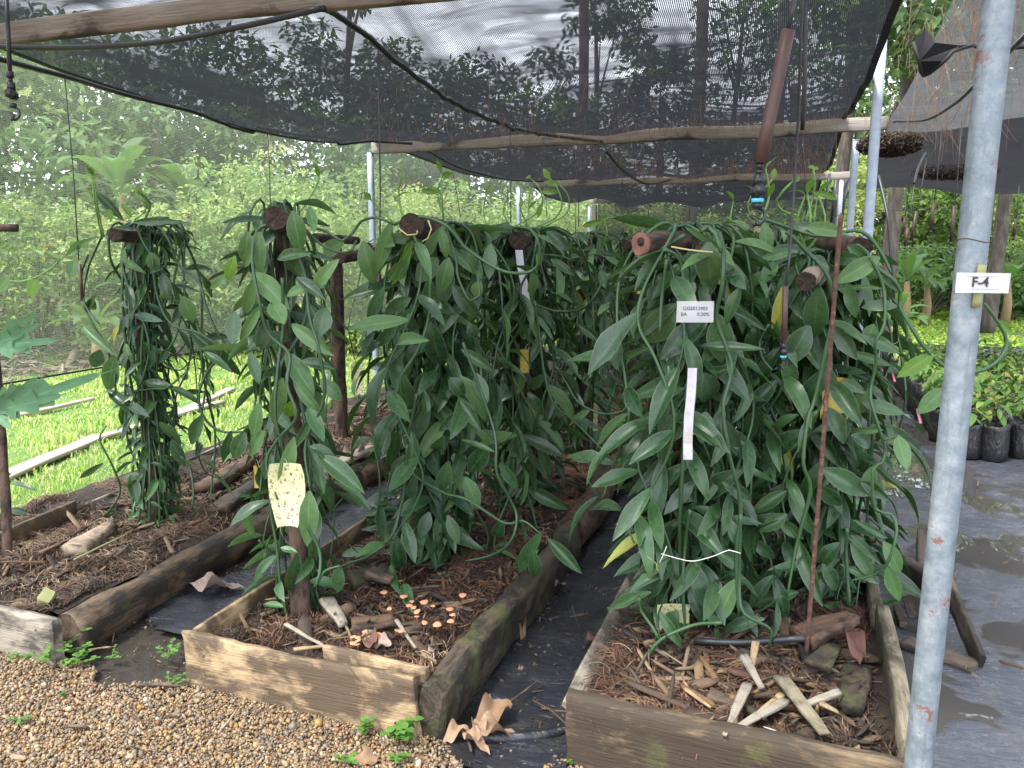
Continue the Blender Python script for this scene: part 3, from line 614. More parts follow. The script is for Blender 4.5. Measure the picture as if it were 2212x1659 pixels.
# ------------------------------------------------------------------ weed mats
def wr(x, y, k): return .5+.5*math.sin(9*nz(x, y, 1.3, k)+y*3)
def mat1(x, y): return .03+.012*fbm(x, y, 3.5, 5)+.016*max(0, nz(x*3, y*.8, 3, 6))+.03*max(0, 1-abs(y-2.62-.25*(x+2.2))/.07)*max(0, .6+nz(x, y, 4, 2))
def mk1(x, y): return y > 2.30-.05*(x+1.9)+.6*max(0, -2.28-x)+.015*nz(x, y, 9) and x > -2.42+.04*nz(x, y, 3)+.12*max(0, 1-abs(y-3.0)/.4)
def mat2(x, y): return .028+.013*fbm(x, y, 4, 15)+.014*max(0, nz(x*3, y*.9, 4, 16))
def mk2(x, y): return y > 1.93+.5*(x+.75)**2+.02*nz(x, y, 9) and x > -.94+.13*max(0, nz(y, 1, 1.4, 3))
for zf, kf, x0, x1, y0, lab in ((mat1, mk1, -2.46, -1.885, 2.1, 'black plastic weed mat in the aisle between left and middle beds, front end curled up'), (mat2, mk2, -.955, -.53, 1.85, 'torn black weed mat in the aisle between middle and right beds')):
    o = sheet('weed_mat', x0, x1, y0, 12, .025, zf, M['weed_mat'], kf, None, sy=.03)
    tag(o, lab, 'weed mat', 'weed mats in the aisles')
# rolled hem at the front of the middle mat
P = [gz(px, py, .035) for px, py in ((960, 1578), (1030, 1592), (1110, 1594), (1190, 1585), (1252, 1565))]
V, F = tube(smooth_path(P, .03), .016, 8); o = put('mat_roll', mesh('mat_roll', V, F, M['weed_mat'])); tag(o, 'rolled front hem of the black mat between middle and right beds', 'mat roll')
o = sheet('floor_sheet', .43, 7.5, .8, 14.0, .06, lambda x, y: .034+.010*fbm(x, y, 1.6, 8)*(0 if nz(x, y, .55, 9) > .1 else 1)+.004*nz(x, y*.3, 9, 3), M['floor_mat'], None, None)
tag(o, 'wide dark wet plastic sheet covering the nursery floor, puddles and mud on it', 'floor sheet')
chips('gravel_debris', 260, -4, .2, 1.25, 2.1, lambda x, y: .034, .011, None, ((.12, .07, .04), (.05, .035, .03), (.26, .17, .1), (.16, .17, .08)))
chips('floor_debris', 2200, .5, 5, 1.8, 12, lambda x, y: .05, .008, None, ((.25, .12, .05), (.1, .07, .05), (.3, .2, .1)))
# ------------------------------------------------------------------ shade house
RX0, RX1, BY = -3.55, .32, (-1.3, 2.7, 6.6, 10.8, 14.9)
ZB = 2.455
def roof_z(x, y):
    for i in range(4):
        if BY[i] <= y <= BY[i+1]:
            t = (y-BY[i])/(BY[i+1]-BY[i]); sag = (.05, .18, .23, .2)[i]*math.sin(PI*t); break
    else: sag = 0; t = 0
    u = (x-RX0)/(RX1-RX0); e = math.sin(PI*t) if 0 < t < 1 else 0
    sag *= .55+.75*math.sin(PI*min(1, max(0, u)))**.7 if i != 2 else .25+1.2*u*(1.25-u)
    fold = .13*(abs(math.sin(u*10.5+.5*math.sin(y*.5)+.5*nz(x, y, .5, 2)))-.5)*e*max(0, 1-u)**.5
    wr_ = .03*abs(nz(x*.5+y*.15, y*4.5, 1.5, 6))*(.3+u*1.2)+.02*nz(x*1.1, y*.5, 2, 9)+.010*nz(x*1.2, y*9, 1, 3)*(u+.2)
    drop = .04*max(0, 1-abs(u-.0)/.06)
    return ZB+.02-sag+fold-wr_*(.25+.75*e)-drop*e
o = sheet('roof_net', RX0, RX1, 1.3, 14.9, .035, roof_z, M['net_roof'], None, None, sy=.035)
tag(o, 'large black shade net stretched as a sagging roof over the vanilla beds', 'shade net')
for x, lab in ((RX1, 'black stitched hem tape along the right edge of the roof net'), (RX0, 'black hem along the left edge of the roof net')):
    mb = MB(); ys = [BY[0]+k*.2 for k in range(13, int((BY[-1]-BY[0])/.2)+1)]
    V = []; F = []
    for k, y in enumerate(ys):
        z = roof_z(x, y)
        w_ = .016
        for dx, dz in ((-w_, -.004), (w_, -.004), (w_, .002), (-w_, .002)): V.append((x+dx, y, z+dz-.004))
    for k in range(len(ys)-1):
        for j in range(4): F.append((k*4+j, k*4+(j+1) % 4, k*4+4+(j+1) % 4, k*4+4+j))
    h = put('net_hem', mesh('net_hem', V, F, M['hem'], False)); tag(h, lab, 'net hem', 'hems of the roof net')
# beams across
for y, x0, x1, lab, hh in ((2.7, -5.5, .1, 'grey sawn roof beam across the upper left, the nearest one', .085), (6.6, -3.6, .62, 'weathered roof beam across the middle of the shelter with a black pipe tied to it', .095), (10.8, -3.5, .7, 'pale roof beam farther back under the sagging net', .085), (14.9, -3.6, .7, 'rearmost roof beam near the back net', .08)):
    t_ = thing('roof_beam', lab, 'beam', (x0, y, ZB-.05), 'roof beams')
    piece('plank', (x0, y, ZB-.055-.02*0), (x1, y, ZB-.055), rect(.04, hh, 3), M['beam'], t_, 40, .004, y, .02)
# galvanised posts
def mpost(x, y, z1, w, lab, r=None):
    t_ = thing('metal_post', lab, 'post', (x, y, 0), 'galvanised posts of the shelter')
    piece('tube', (x, y, 0), (x, y, z1), rect(w, w, 2, .008) if r is None else circ(r, 18), M['metal_post'], t_, 8, .0004, x, up=(0, 1, 0))
    piece('end_cap', (x, y, z1), (x, y, z1+.006), rect(w*1.04, w*1.04, 1, .008), M['metal_post'], t_, 1, 0, 0, up=(0, 1, 0))
mpost(-3.62, 6.6, 2.36, .05, 'galvanised post at the left edge of the roof, nearest of the left posts'); mpost(-3.62, 10.8, 2.36, .05, 'galvanised post at the left edge, second from the front'); mpost(-3.6, 14.9, 2.3, .05, 'galvanised post at the left rear corner beside the dark back net')
p = at(1905, 80, 4.5); mpost(p.x, 4.5, p.z, .048, 'tall bright galvanised post right of the roof net, its top end standing free')
p = at(1850, 290, 6.75); mpost(p.x, 6.75, p.z-.05, .05, 'galvanised post behind the tall bright one, holding the middle beam')
p = at(1818, 390, 10.8); mpost(p.x, 10.8, p.z, .05, 'farthest galvanised post right, thin, between black straps')
# black plastic straps at the back
for i, (a, b, Y) in enumerate((((1792, 375), (1778, 485), 10.5), ((1808, 378), (1796, 480), 11.5), ((1832, 380), (1812, 478), 10.9))):
    mb = MB(); V, F = tube([at(*a, Y), at(*b, Y)], .018 if i < 2 else .03, 6); mb.add(V, F); o = mb.build('black_strap', M['pipe']); tag(o, ('left', 'middle', 'right and widest')[i]+' black plastic strap hanging beside the rear metal posts', 'strap', 'black straps')
# the near pipe with its sign
PX, PY = .34, 1.87
pp = thing('galvanised_pipe', 'big rust-stained galvanised pipe at the near right carrying the F-4 label', 'pipe', (PX, PY, 0))
_lo, _hi = at(1982, 1659, PY), at(2157, 0, PY); _dv = (_hi-_lo)/(_hi.z-_lo.z)
piece('tube', _lo-_dv*(_lo.z+.02), _lo+_dv*(3.2-_lo.z), circ(.0288, 40), M['metal'], pp, 60, .0006, 4, up=(0, 1, 0))
V, F = tube([_lo+_dv*(1.52-_lo.z)+Vector((math.cos(a)*.0297, math.sin(a)*.0297, .004*math.sin(a*2))) for a in np.linspace(0, 2*PI, 25)], .0011, 4); mb = MB(); mb.add(V, F); mb.build('tie_wire', M['rust'], pp)

def flat_text(body, size, M4, mat, parent, name='lettering', bold=0.0):
    c = bpy.data.curves.new(name, 'FONT'); c.body = body; c.size = size; c.align_x = 'CENTER'; c.align_y = 'CENTER'; c.offset = bold; c.extrude = .0002
    t0 = bpy.data.objects.new('t', c); COL.objects.link(t0); dg = bpy.context.evaluated_depsgraph_get()
    me = bpy.data.meshes.new_from_object(t0.evaluated_get(dg)); bpy.data.objects.remove(t0)
    me.materials.clear(); me.materials.append(mat); me.name = name
    o = put(name, me, parent, Matrix.Translation(-parent.location) @ M4); return o
def facing(p, right, up):
    x = Vector(right).normalized(); z = x.cross(Vector(up)).normalized(); y = z.cross(x)
    m = Matrix.Identity(4)
    for i in range(3): m[i][0], m[i][1], m[i][2], m[i][3] = x[i], y[i], z[i], p[i]
    return m
Rv, Fv = Vector(_R), Vector(_F)
def card(name, p, right, up, w, h, mat, parent=None, bend=0., th=.0012, n=6, absolute=False, outline=None):
    """a thin card with a slight bend; local x right, y up"""
    V = []; F = []
    for s in (1, -1):
        for j in range(n+1):
            for i in range(n+1):
                u, v = i/n-.5, j/n-.5; ww = w*(1 if outline is None else outline(j/n))
                V.append((u*ww, v*h, s*th/2+bend*(4*u*u-.33)*w+.3*bend*h*(v*v*4-.33)))
    k = (n+1)**2
    for j in range(n):
        for i in range(n):
            a = j*(n+1)+i; F.append((a, a+1, a+n+2, a+n+1)); F.append((k+a, k+a+n+1, k+a+n+2, k+a+1))
    E = [i for i in range(n)]
    for i in range(n):
        F.append((i+1, i, k+i, k+i+1)); a = n*(n+1)+i; F.append((a, a+1, k+a+1, k+a))
        a = i*(n+1); F.append((a, a+n+1, k+a+n+1, k+a)); a = i*(n+1)+n; F.append((a+n+1, a, k+a, k+a+n+1))
    m = facing(p, right, up)
    if parent: m = Matrix.Translation(-parent.location) @ m
    return put(name, mesh(name, V, F, mat, False), parent, m)
# F-4 sign: wooden stub, card in a clear sleeve
cdir = (Vector((0, 0, 1.45))-Vector((PX, PY, 1.45))).normalized()
sp = at(2121, 611, PY-.042); rt = Vector((Rv.x, Rv.y, -.012)); sg = thing('plant_label', 'white card reading F-4 in a clear sleeve on a green wooden stick', 'label', sp)
card_off = .0045; q0, q1 = at(2108, 664, PY-.036), at(2122, 572, PY-.036)
piece('label_stick', q0, q1, rect(.016, .006, 2, .001), M['labelstick'], sg, 6, .0006, 2, up=(0, -1, 0))
card('card', sp, rt, (0, 0, 1), .098, .034, M['card'], sg, .02)
card('sleeve', sp+Vector((.0, -.004, 0)), rt, (0, 0, 1),   .106, .040, M['sleeve'], sg, .02, outline=lambda v: 1+.02*v)
flat_text('F-4', .027, facing(sp+Vector((-.004, -.0062, .001)), rt, (0, 0, 1)), M['ink'], sg, 'lettering', .0006)
for dz in (-.0125, .0125):
    mb = MB(); V, F = tube([sp+rt*-.038+Vector((0, -.0045, dz)), sp+rt*.034+Vector((0, -.0045, dz))], .0003, 4); mb.add(V, F); mb.build('border_line', M['ink'], sg)
for dx in (-.038, .034):
    mb = MB(); V, F = tube([sp+rt*dx+Vector((0, -.0042, -.0125)), sp+rt*dx+Vector((0, -.0042, .0125))], .0003, 4); mb.add(V, F); mb.build('border_line', M['ink'], sg)

# side net on the left, back net, right-hand nets
def vnet(name, a, b, zlo, zhi, mat, lab, amp=.03, cat='net'):
    a, b = Vector(a), Vector(b); L = (b-a).length; nx = int(L/.12); nzz = 22; V = []; UV = []; nrm = Vector((-(b-a).y, (b-a).x, 0)).normalized()
    for j in range(nzz+1):
        for i in range(nx+1):
            t = i/nx; s = L*t; zl = zlo(t) if callable(zlo) else zlo; zh = zhi(t) if callable(zhi) else zhi
            z = zl+(zh-zl)*j/nzz; p = a.lerp(b, t)+nrm*(amp*noise.noise(Vector((s*.9, z*.5, 3)))*2+amp*.3*noise.noise(Vector((s*5, z*.7, 9)))); V.append((p.x, p.y, z)); UV.append((s, z))
    F = [(j*(nx+1)+i, j*(nx+1)+i+1, (j+1)*(nx+1)+i+1, (j+1)*(nx+1)+i) for j in range(nzz) for i in range(nx)]
    o = put(name, mesh(name, V, F, mat, True, None, np.array(UV))); tag(o, lab, cat); return o
sn = vnet('side_net', (-4.05, -.5, 0), (-3.72, 15.9, 0), .80, 2.52, M['net_side'], 'pale green see-through side net hanging along the left edge of the shelter', .03)
V, F = tube([Vector((-4.05, -.5, .79)), Vector((-3.9, 7, .79)), Vector((-3.72, 15.9, .79))], .006, 6); o = put('bottom_cord', mesh('bottom_cord', V, F, M['hem']), sn)
vnet('back_net', (-3.7, 16, 0), (.75, 16.1, 0), .3, lambda t: 2.45, M['net_back'], 'dark green-black net closing the far end of the shelter', .05)
V, F = tube([Vector((-3.7, 16, .3)), Vector((-3.75, 15.95, 2.4))], .05, 8); o = put('net_fold', mesh('net_fold', V, F, M['hem'])); tag(o, 'gathered black vertical fold at the left rear corner of the back net', 'net fold')
def rz1(x, y):
    t = (y-2.0)/(6.9-2.0); s = max(0, (x-.6)/5)
    t = max(0, t); return 3.0-.55*t**.8-.10*math.sin(PI*min(1, max(0, t)))+.05*fbm(x, y*.5, .8, 3)-.07*abs(math.sin(x*1.3+.6))*t
o = sheet('grey_roof_net', .62, 8, .5, 6.9, .05, rz1, M['net_grey'], None, None); tag(o, 'loose greyish roof net over the nursery on the right, nearest bay', 'shade net', 'nursery roof nets')
def rz2(x, y):
    t = max(0, (y-7.6)/3.2); return 2.72-.40*math.sin(PI*min(1, max(0, t))*.62)-.11*abs(math.sin(x*1.35+.4))**.7*t+.05*fbm(x, y, 1.4, 8)-.22*math.exp(-((x-2.15)/.55)**2)*t
o = sheet('grey_roof_net', .75, 9, 7.6, 10.4, .06, rz2, M['net_dark'], None, None); tag(o, 'sagging dark net over the nursery, farther bay holding a heap of litter', 'shade net', 'nursery roof nets')
# torn flap
fp = [(1972, 92), (2000, 60), (2020, 92), (2075, 98), (2105, 96), (2058, 112), (2040, 132), (1995, 164), (1986, 132)]
V = [at(x, y, 3.7+.05*math.sin(i*2)) for i, (x, y) in enumerate(fp)]; V2 = [v+Vector((0, .02, 0)) for v in V]; n = len(V)
F = [tuple(range(n)), tuple(range(2*n-1, n-1, -1))]+[(i, (i+1) % n, n+(i+1) % n, n+i) for i in range(n)]
o = put('torn_flap', mesh('torn_flap', V+V2, F, M['net_dark'], False, None, np.array([(v.x, v.z) for v in V+V2]))); tag(o, 'torn corner of net hanging down in a black point', 'net flap')
mb = MB(); V, F = tube(smooth_path([V[k] for k in (0, 8, 7, 6, 5, 4)], .03), .008, 6); mb.add(V, F)
V, F = tube(smooth_path([at(2105, 98, 3.7), at(2150, 105, 3.7), at(2212, 100, 3.7), at(2300, 90, 3.7)], .05), .010, 6); mb.add(V, F); h = mb.build('flap_border', M['hem']); tag(h, 'thick black hem cord round the torn net flap', 'hem cord')
# clumps of litter caught in the nets
def clump(c, rx, ry, rz, N, lab, seed):
    a, b = nr.uniform(0, 2*PI, N), np.arccos(nr.uniform(-1, 1, N)); r = nr.uniform(.6, 1.0, N)
    T = np.stack([c[0]+rx*r*np.sin(b)*np.cos(a), c[1]+ry*r*np.sin(b)*np.sin(a), c[2]+rz*r*np.cos(b)], 1)
    s = nr.uniform(.005, .022, N); R = rot_rand(N, s*1.4, s*.5, s*.12); pal = np.array([(.03, .02, .015), (.06, .04, .025), (.015, .01, .009), (.2, .13, .07)])
    col = pal[nr.choice(4, N, p=[.4, .3, .22, .08])]
    V, F, C = scatter(CUB_V, CUB_F, R, T, col); Vb = ICO_V*np.array([rx, ry, rz])*.85+np.array(c); k = len(V)
    V = np.concatenate([V, Vb]); F = np.concatenate([F, ICO_F+k]); C = np.concatenate([C, np.full((12, 3), .012)])
    o = put('leaf_litter_clump', mesh('leaf_litter_clump', V, F, M['chip'], False, C)); tag(o, lab, 'litter clump', 'litter caught in the nets'); o['kind'] = 'stuff'
c = at(1922, 312, 6.3); clump(c, .22, .16, .085, 4200, 'dark clump of rotting litter bulging under the net right of the tall metal post', 1)
c = at(2062, 372, 8.2); clump(c, .36, .2, .07, 2200, 'flat heap of brown litter lying in the sag of the farther nursery net', 2)
# dry needles hanging from the nets
def needles(N, spots, lab, zdown=.09):
    V = []; F = []; cl = []
    for k in range(N):
        x, y, sx, sy, zf = spots[k % len(spots)]; px, py = rnd.gauss(x, sx), rnd.gauss(y, sy)
        if zf is roof_z and not (RX0 < px < RX1 and 2.2 < py < BY[-1]): continue
        z = zf(px, py); L = rnd.uniform(.02, zdown)*1.3; a = rnd.uniform(0, 2*PI); l = rnd.gauss(0, .5)*L
        P = [Vector((px, py, z+.004)), Vector((px+math.cos(a)*l*.5, py+math.sin(a)*l*.3, z-L*.5)), Vector((px+math.cos(a)*l, py+math.sin(a)*l, z-L))]
        v, f = tube(P, [.0012, .001, .0006], 3, False); b = len(V); V += v; F += [tuple(i+b for i in q) for q in f]
    o = put('hanging_needles', mesh('hanging_needles', V, F, M['needle'], False)); tag(o, lab, 'dry needles'); o['kind'] = 'stuff'
t = NT('dry_needle'); t.set(t.mix(t.noise(t.coord(), 3), (.13, .06, .035), (.3, .18, .1)), .8); M['needle'] = t.m
needles(2300, [(-.9, 9.3, .8, .6, roof_z), (-.1, 9.0, .35, .7, roof_z), (-.5, 8.6, .8, .4, roof_z), (-1.6, 4.8, .7, .5, roof_z), (-.6, 6.3, .9, .3, roof_z), (-1.8, 7.6, .5, .5, roof_z), (0.1, 7.5, .2, .6, roof_z)], 'brown needles poking down through the black roof net')
needles(500, [(.75, 4.4, .12, .5, rz1), (1.0, 4.0, .3, .4, rz1), (.9, 6.0, .3, .5, rz1)], 'tangled straw and roots hanging from the grey net beside the tall post', .25)
for i, (px, py) in enumerate(((1278, 205), (670, 205), (410, 210), (655, 377), (2095, 60))):
    Y = 4.6 if i else 4.2; p = at(px, py, Y) if i != 4 else at(px, py, 3.6)
    o = None
# ------------------------------------------------------------------ irrigation pipes and droppers
def hose(name, P, r, lab, cat, grp=None, mat='pipe', n=8, st=.05):
    Q = smooth_path(P, st)
    for q in Q:
        if RX0 < q.x < RX1 and 2.2 < q.y < 14.9: q.z = min(q.z, roof_z(q.x, q.y)-r-.006)
    V, F = tube(Q, r, n); o = put(name, mesh(name, V, F, M[mat])); return tag(o, lab, cat, grp)
G_ = 'black irrigation pipes under the roof'
hose('irrigation_pipe', [at(-60, 98, 2.62), at(120, 103, 2.66), at(330, 92, 2.67), at(520, 58, 2.68), at(695, 18, 2.66)], .0115, 'black pipe sagging along the nearest grey beam', 'irrigation pipe', G_)
hose('irrigation_pipe', [at(695, 18, 2.66), at(720, 28, 2.8), at(817, 92, 3.2), at(1000, 208, 4.2), at(1100, 262, 4.9), at(1180, 290, 5.5), at(1300, 306, 6.5)], .0125, 'black pipe running diagonally from the nearest beam to the middle beam', 'irrigation pipe', G_)
hose('irrigation_pipe', [at(-80, 108, 2.4), at(140, 165, 3.0), at(300, 212, 3.7), at(577, 278, 5.0), at(700, 297, 5.8), at(890, 310, 6.5)], .012, 'black pipe following the left edge of the roof net', 'irrigation pipe', G_)
hose('irrigation_pipe', [at(920, 325, 6.7), at(1000, 365, 7.8), at(1100, 388, 9.3), at(1180, 392, 10.6)], .012, 'black pipe under the second bay on the left', 'irrigation pipe', G_)
hose('irrigation_pipe', [at(1310, 328, 6.7), at(1350, 372, 7.4), at(1400, 397, 8.4), at(1450, 388, 10.4)], .012, 'black pipe curving down behind the middle beam', 'irrigation pipe', G_)
hose('irrigation_pipe', [at(1735, -30, 2.45), at(1728, 120, 2.5), at(1722, 300, 2.6), at(1705, 560, 2.62), at(1697, 620, 2.6)], .004, 'thin black tube hanging in front of the right vine posts down to a brown weight', 'tube', 'droppers')
hose('irrigation_pipe', [at(1740, -30, 2.9), at(1738, 200, 2.95), at(1733, 280, 3.0)], .0075, 'short thick black pipe hanging down beside the thin tubes at the right', 'irrigation pipe', G_)
hose('irrigation_pipe', [at(1898, 380, 7.2), at(1918, 470, 7.0), at(1925, 560, 6.9), at(1930, 620, 6.9), at(1928, 690, 7)], .013, 'black pipe arching down to the floor behind the right vines', 'irrigation pipe', G_)
hose('irrigation_pipe', [at(1500, 1384, 2.62), at(1600, 1388, 2.60), at(1738, 1378, 2.56)], .012, 'black hose end lying on the mulch of the right bed', 'hose')
hose('irrigation_pipe', [at(2000, 330, 7.3), at(1985, 360, 6.5), at(1975, 395, 6.2)], .009, 'short black pipe under the nursery net', 'irrigation pipe', G_)
hose('irrigation_pipe', [at(1930, 262, 6.6), at(2000, 258, 6.0), at(2060, 225, 5.0), at(2110, 180, 4.2), at(2212, 80, 3.3), at(2300, 0, 2.8)], .010, 'black pipe curving under the grey nursery net behind the near pipe', 'irrigation pipe', G_)

def sprinkler(p, s, lab, blue=True, grp='sprinklers', small=False):
    """hanging micro sprinkler: hub, valve body, bridge and spinner, hanging from point p"""
    r = thing('sprinkler', lab, 'sprinkler', p, grp); Z = Vector((0, 0, -1)); x = Rv
    mb = MB(); mb.add(*tube([p, p+Z*.012*s], .006*s, 8)); mb.add(*tube([p+Z*.012*s, p+Z*.034*s], .011*s, 10)); mb.build('connector', M['bplastic'], r)
    if not small:
        mb = MB(); c = p+Z*.045*s; mb.add(*tube([c-Fv*.014*s, c+Fv*.012*s], .013*s, 12)); o = mb.build('valve_body', M['bplastic'], r)
        mb = MB(); mb.add(*tube([c-Fv*.018*s, c-Fv*.014*s], .009*s, 12)); o2 = mb.build('valve_cap', M['pipe'], r)
    q = p+Z*.06*s
    if blue:
        mb = MB(); mb.add(*tube([q, q+Z*.008*s], .0125*s, 10)); mb.build('nozzle_ring', M['blue'], r)
    q = q+Z*.008*s
    mb = MB(); mb.add(*tube([q, q+Z*.012*s], .010*s, 8)); mb.add(*tube(smooth_path([q+Z*.01*s, q+Z*.016*s+x*.014*s, q+Z*.034*s+x*.015*s, q+Z*.044*s+x*.004*s, q+Z*.044*s-x*.006*s], .004), .0035*s, 6)); mb.build('bridge', M['bplastic'], r)
    mb = MB(); mb.add(*tube([q+Z*.026*s-x*.012*s+Fv*.004*s, q+Z*.034*s, q+Z*.048*s+x*.0*s-Fv*.012*s], .004*s, 6)); mb.build('spinner', M['bplastic'], r)
    return r
def dropper(a, b, Ya, Yb, wt, lab, spr=True, s=1., r=.003, blue=False, grp='hanging droppers'):
    """tube from a to b (surveyed), brown weight over the last part wt (fraction), sprinkler below"""
    p, q = at(*a, Ya), at(*b, Yb); d = thing('dropper_tube', lab, 'dropper', p, grp)
    mb = MB(); mb.add(*tube([p, p.lerp(q, .5)+Vector((.004, .004, 0)), q], r, 5)); mb.build('tube', M['pipe'], d)
    if wt:
        k = p.lerp(q, 1-wt); mb = MB(); mb.add(*tube([k, q], r*2.6, 10)); mb.build('weight', M['weight'], d)
    if spr: sprinkler(q, s, 'small sprinkler under the '+lab.replace(' counted from the left', '').replace(' with a dark brown weight', '').replace('small black', ''), blue, 'sprinklers', s < .8)
# big near dropper with thick brown weight
p0_, p1_, p2_ = at(1722, -40, 2.2), at(1703, 65, 2.2), at(1642, 352, 2.2)
d = thing('dropper_tube', 'thick brown weighted dropper hanging slantwise close to the camera at the upper right', 'dropper', p0_, 'hanging droppers')
mb = MB(); mb.add(*tube([p0_, at(1712, 20, 2.2), p1_], .006, 8)); mb.build('tube', M['pipe'], d)
mb = MB(); mb.add(*tube([p1_+(p2_-p1_)*t_ for t_ in (0, .3, .7, 1)], .0165, 16)); mb.build('weight', M['weight'], d)
mb = MB(); mb.add(*tube([p2_, at(1640, 366, 2.2)], .009, 10)); mb.build('neck', M['bplastic'], d)
sprinkler(at(1640, 364, 2.2), 1.25, 'large black sprinkler with light blue ring under the thick brown dropper')
p0_, p1_ = at(13, -30, 2.1), at(22, 168, 2.1)
d = thing('dropper_tube', 'grey hanging pipe at the extreme upper left', 'dropper', p0_, 'hanging droppers'); mb = MB(); mb.add(*tube([p0_, p1_], .007, 8)); mb.build('tube', M['pipe'], d)
mb = MB(); mb.add(*tube([p1_+Vector((0, 0, .02)), p1_], .012, 10)); mb.build('collar', M['bplastic'], d)
sprinkler(p1_, 1.2, 'black hook-shaped sprinkler at the extreme upper left', False)
mb = MB(); mb.add(*tube([at(1697, 618, 2.6), at(1694, 735, 2.6)], .0085, 10)); o = mb.build('tube_weight', M['weight']); tag(o, 'brown weight on the thin tube in front of the right vine posts', 'weight')
sprinkler(at(1694, 735, 2.6), .8, 'small sprinkler with a blue nozzle in front of the right vines')
dropper((817, 107), (820, 690), 3.15, 3.0, .17, 'long tube in front of the middle vines with a dark brown weight', True, .8, .0035)
dropper((140, 168), (170, 560), 3.0, 3.0, 0, 'tube from the left roof pipe falling behind the leftmost vine post', False)
mb = MB(); mb.add(*tube([at(172, 570, 3.0), at(178, 650, 3.0)], .008, 8)); o = mb.build('tube_weight', M['weight']); tag(o, 'dark weight among the leaves of the leftmost vine', 'weight')
dropper((577, 280), (584, 445), 5.0, 5.0, 0, 'tube ending behind the round log end of the second vine post', False, 1, .0035)
dropper((1101, 263), (1103, 480), 4.9, 4.9, 0, 'tube hanging from the diagonal pipe to the middle of the shelter', False)
dropper((1248, 306), (1250, 490), 6.2, 6.2, 0, 'tube hanging just in front of the middle beam', False, 1, .0035)
for i, (a, b, Y) in enumerate((((976, 362), (995, 470), 8), ((1095, 390), (1097, 470), 9.5), ((1338, 362), (1358, 470), 7.3), ((1402, 400), (1400, 490), 8.4), ((1447, 392), (1458, 480), 10), ((1180, 395), (1180, 470), 10), ((1290, 410), (1288, 480), 13), ((1331, 408), (1330, 485), 13.5), ((1490, 410), (1488, 480), 12.5), ((1733, 285), (1742, 470), 6))):
    dropper(a, b, Y, Y, 0, ('first', 'second', 'third', 'fourth', 'fifth', 'sixth', 'seventh', 'eighth', 'ninth', 'rightmost')[i]+' of the thin tubes hanging in the rear bays of the shelter', False, 1, .0035, grp='thin tubes in the rear bays')
for i, (a, b, Y, wt) in enumerate((((1964, 395), (1950, 505), 6.4, .35), ((1975, 400), (1955, 530), 6.0, .3), ((2002, 340), (1968, 518), 6.1, .35), ((2035, 277), (2011, 495), 6.0, .28), ((2078, 262), (2055, 520), 5.4, .3), ((2202, 400), (2190, 510), 6.4, .35))):
    dropper(a, b, Y, Y, wt, ('first', 'second', 'third', 'fourth', 'fifth', 'sixth')[i]+' of the weighted droppers over the nursery counted from the left', True, .75, .004, grp='weighted droppers over the nursery')
for i, (x, y) in enumerate(((835, 5), (800, 5))): pass
hose('wire', [at(1780, 470, 9), at(1900, 455, 8), at(2080, 458, 7.4), at(2212, 468, 7)], .0025, 'thin black wire strung low behind the nursery droppers', 'wire')
# rusty rod
a, b = gz(1735, 1492, .1), None
p, q = at(1735, 1500, 2.62), at(1816, 470, 2.62)
rr = thing('rebar', 'rusty ribbed iron rod leaning upright out of the right bed', 'iron rod', p)
mb = MB(); mb.add(*tube([p.lerp(q, k/20) for k in range(21)]+[q+Vector((0, 0, .014))], [.0068]*20+[.0066, .002], 8)); mb.build('rod', M['rust'], rr)
mb = MB(); n = 88
ax = (q-p).normalized(); u = ax.orthogonal().normalized(); v = ax.cross(u)
for k in range(n):
    c0 = p.lerp(q, (k+.5)/n); s_ = [c0+(u*math.cos(a_)+v*math.sin(a_))*.0072+ax*.004*math.sin(a_) for a_ in np.linspace(0, PI*1.85, 7)]
    mb.add(*tube(s_, .0011, 3, False))
o = mb.build('ribs', M['rust'], rr); o['kind'] = 'stuff'
# ------------------------------------------------------------------ leaves
def leaf_mesh(name, mat, droop=.25, vfold=.18, nx=7, shape='vanilla', twist=0., wave=0., wr=.26):
    """unit leaf: base at origin, tip at y=1, half width wr/2; real thickness is carried by a second skin offset"""
    V = []; UV = []; F = []
    for i in range(nx+1):
        t = i/nx
        if shape == 'vanilla': w_ = (math.sin(PI*t**.94)**.8)*(1-.10*t)*1.12 if 0 < t < 1 else 0
        elif shape == 'round': w_ = math.sin(PI*t**.7)**.6*1.2 if 0 < t < 1 else 0
        else: w_ = math.sin(PI*t)**.9*1.1 if 0 < t < 1 else 0
        if i == 0: w_ = .14
        w_ *= wr*.5
        a = droop*t*1.25; y = math.sin(a)/(droop*1.25) if droop else t; z = -(1-math.cos(a))/(droop*1.25) if droop else 0
        tw = twist*t
        for k in (-1, -.5, 0, .5, 1):
            x = k*w_; zz = z+abs(k)*w_*vfold*2+wave*math.sin(t*11+k*2)*abs(k)*w_*.5
            X = x*math.cos(tw); Z = zz+x*math.sin(tw); V.append((X, y, Z)); UV.append((k*.5+.5, t))
    for i in range(nx):
        for k in range(4): a = i*5+k; F.append((a, a+1, a+6, a+5))
    return mesh(name, V, F, mat, True, None, UV)
LM = {}
for key, mt in (('d', 'leaf'), ('l', 'leaf_light'), ('y', 'leaf_young'), ('w', 'leaf_yellow')):
    LM[key] = [leaf_mesh('vanilla_leaf_mesh', M[mt], dr, vf, 8, 'vanilla', tw, wv) for dr, vf, tw, wv in ((.12, .12, .15, .1), (.45, .22, -.2, .15), (.75, .15, .25, .2), (.3, .3, -.35, .1), (1.0, .25, .1, .1), (.2, .18, .5, .35))]
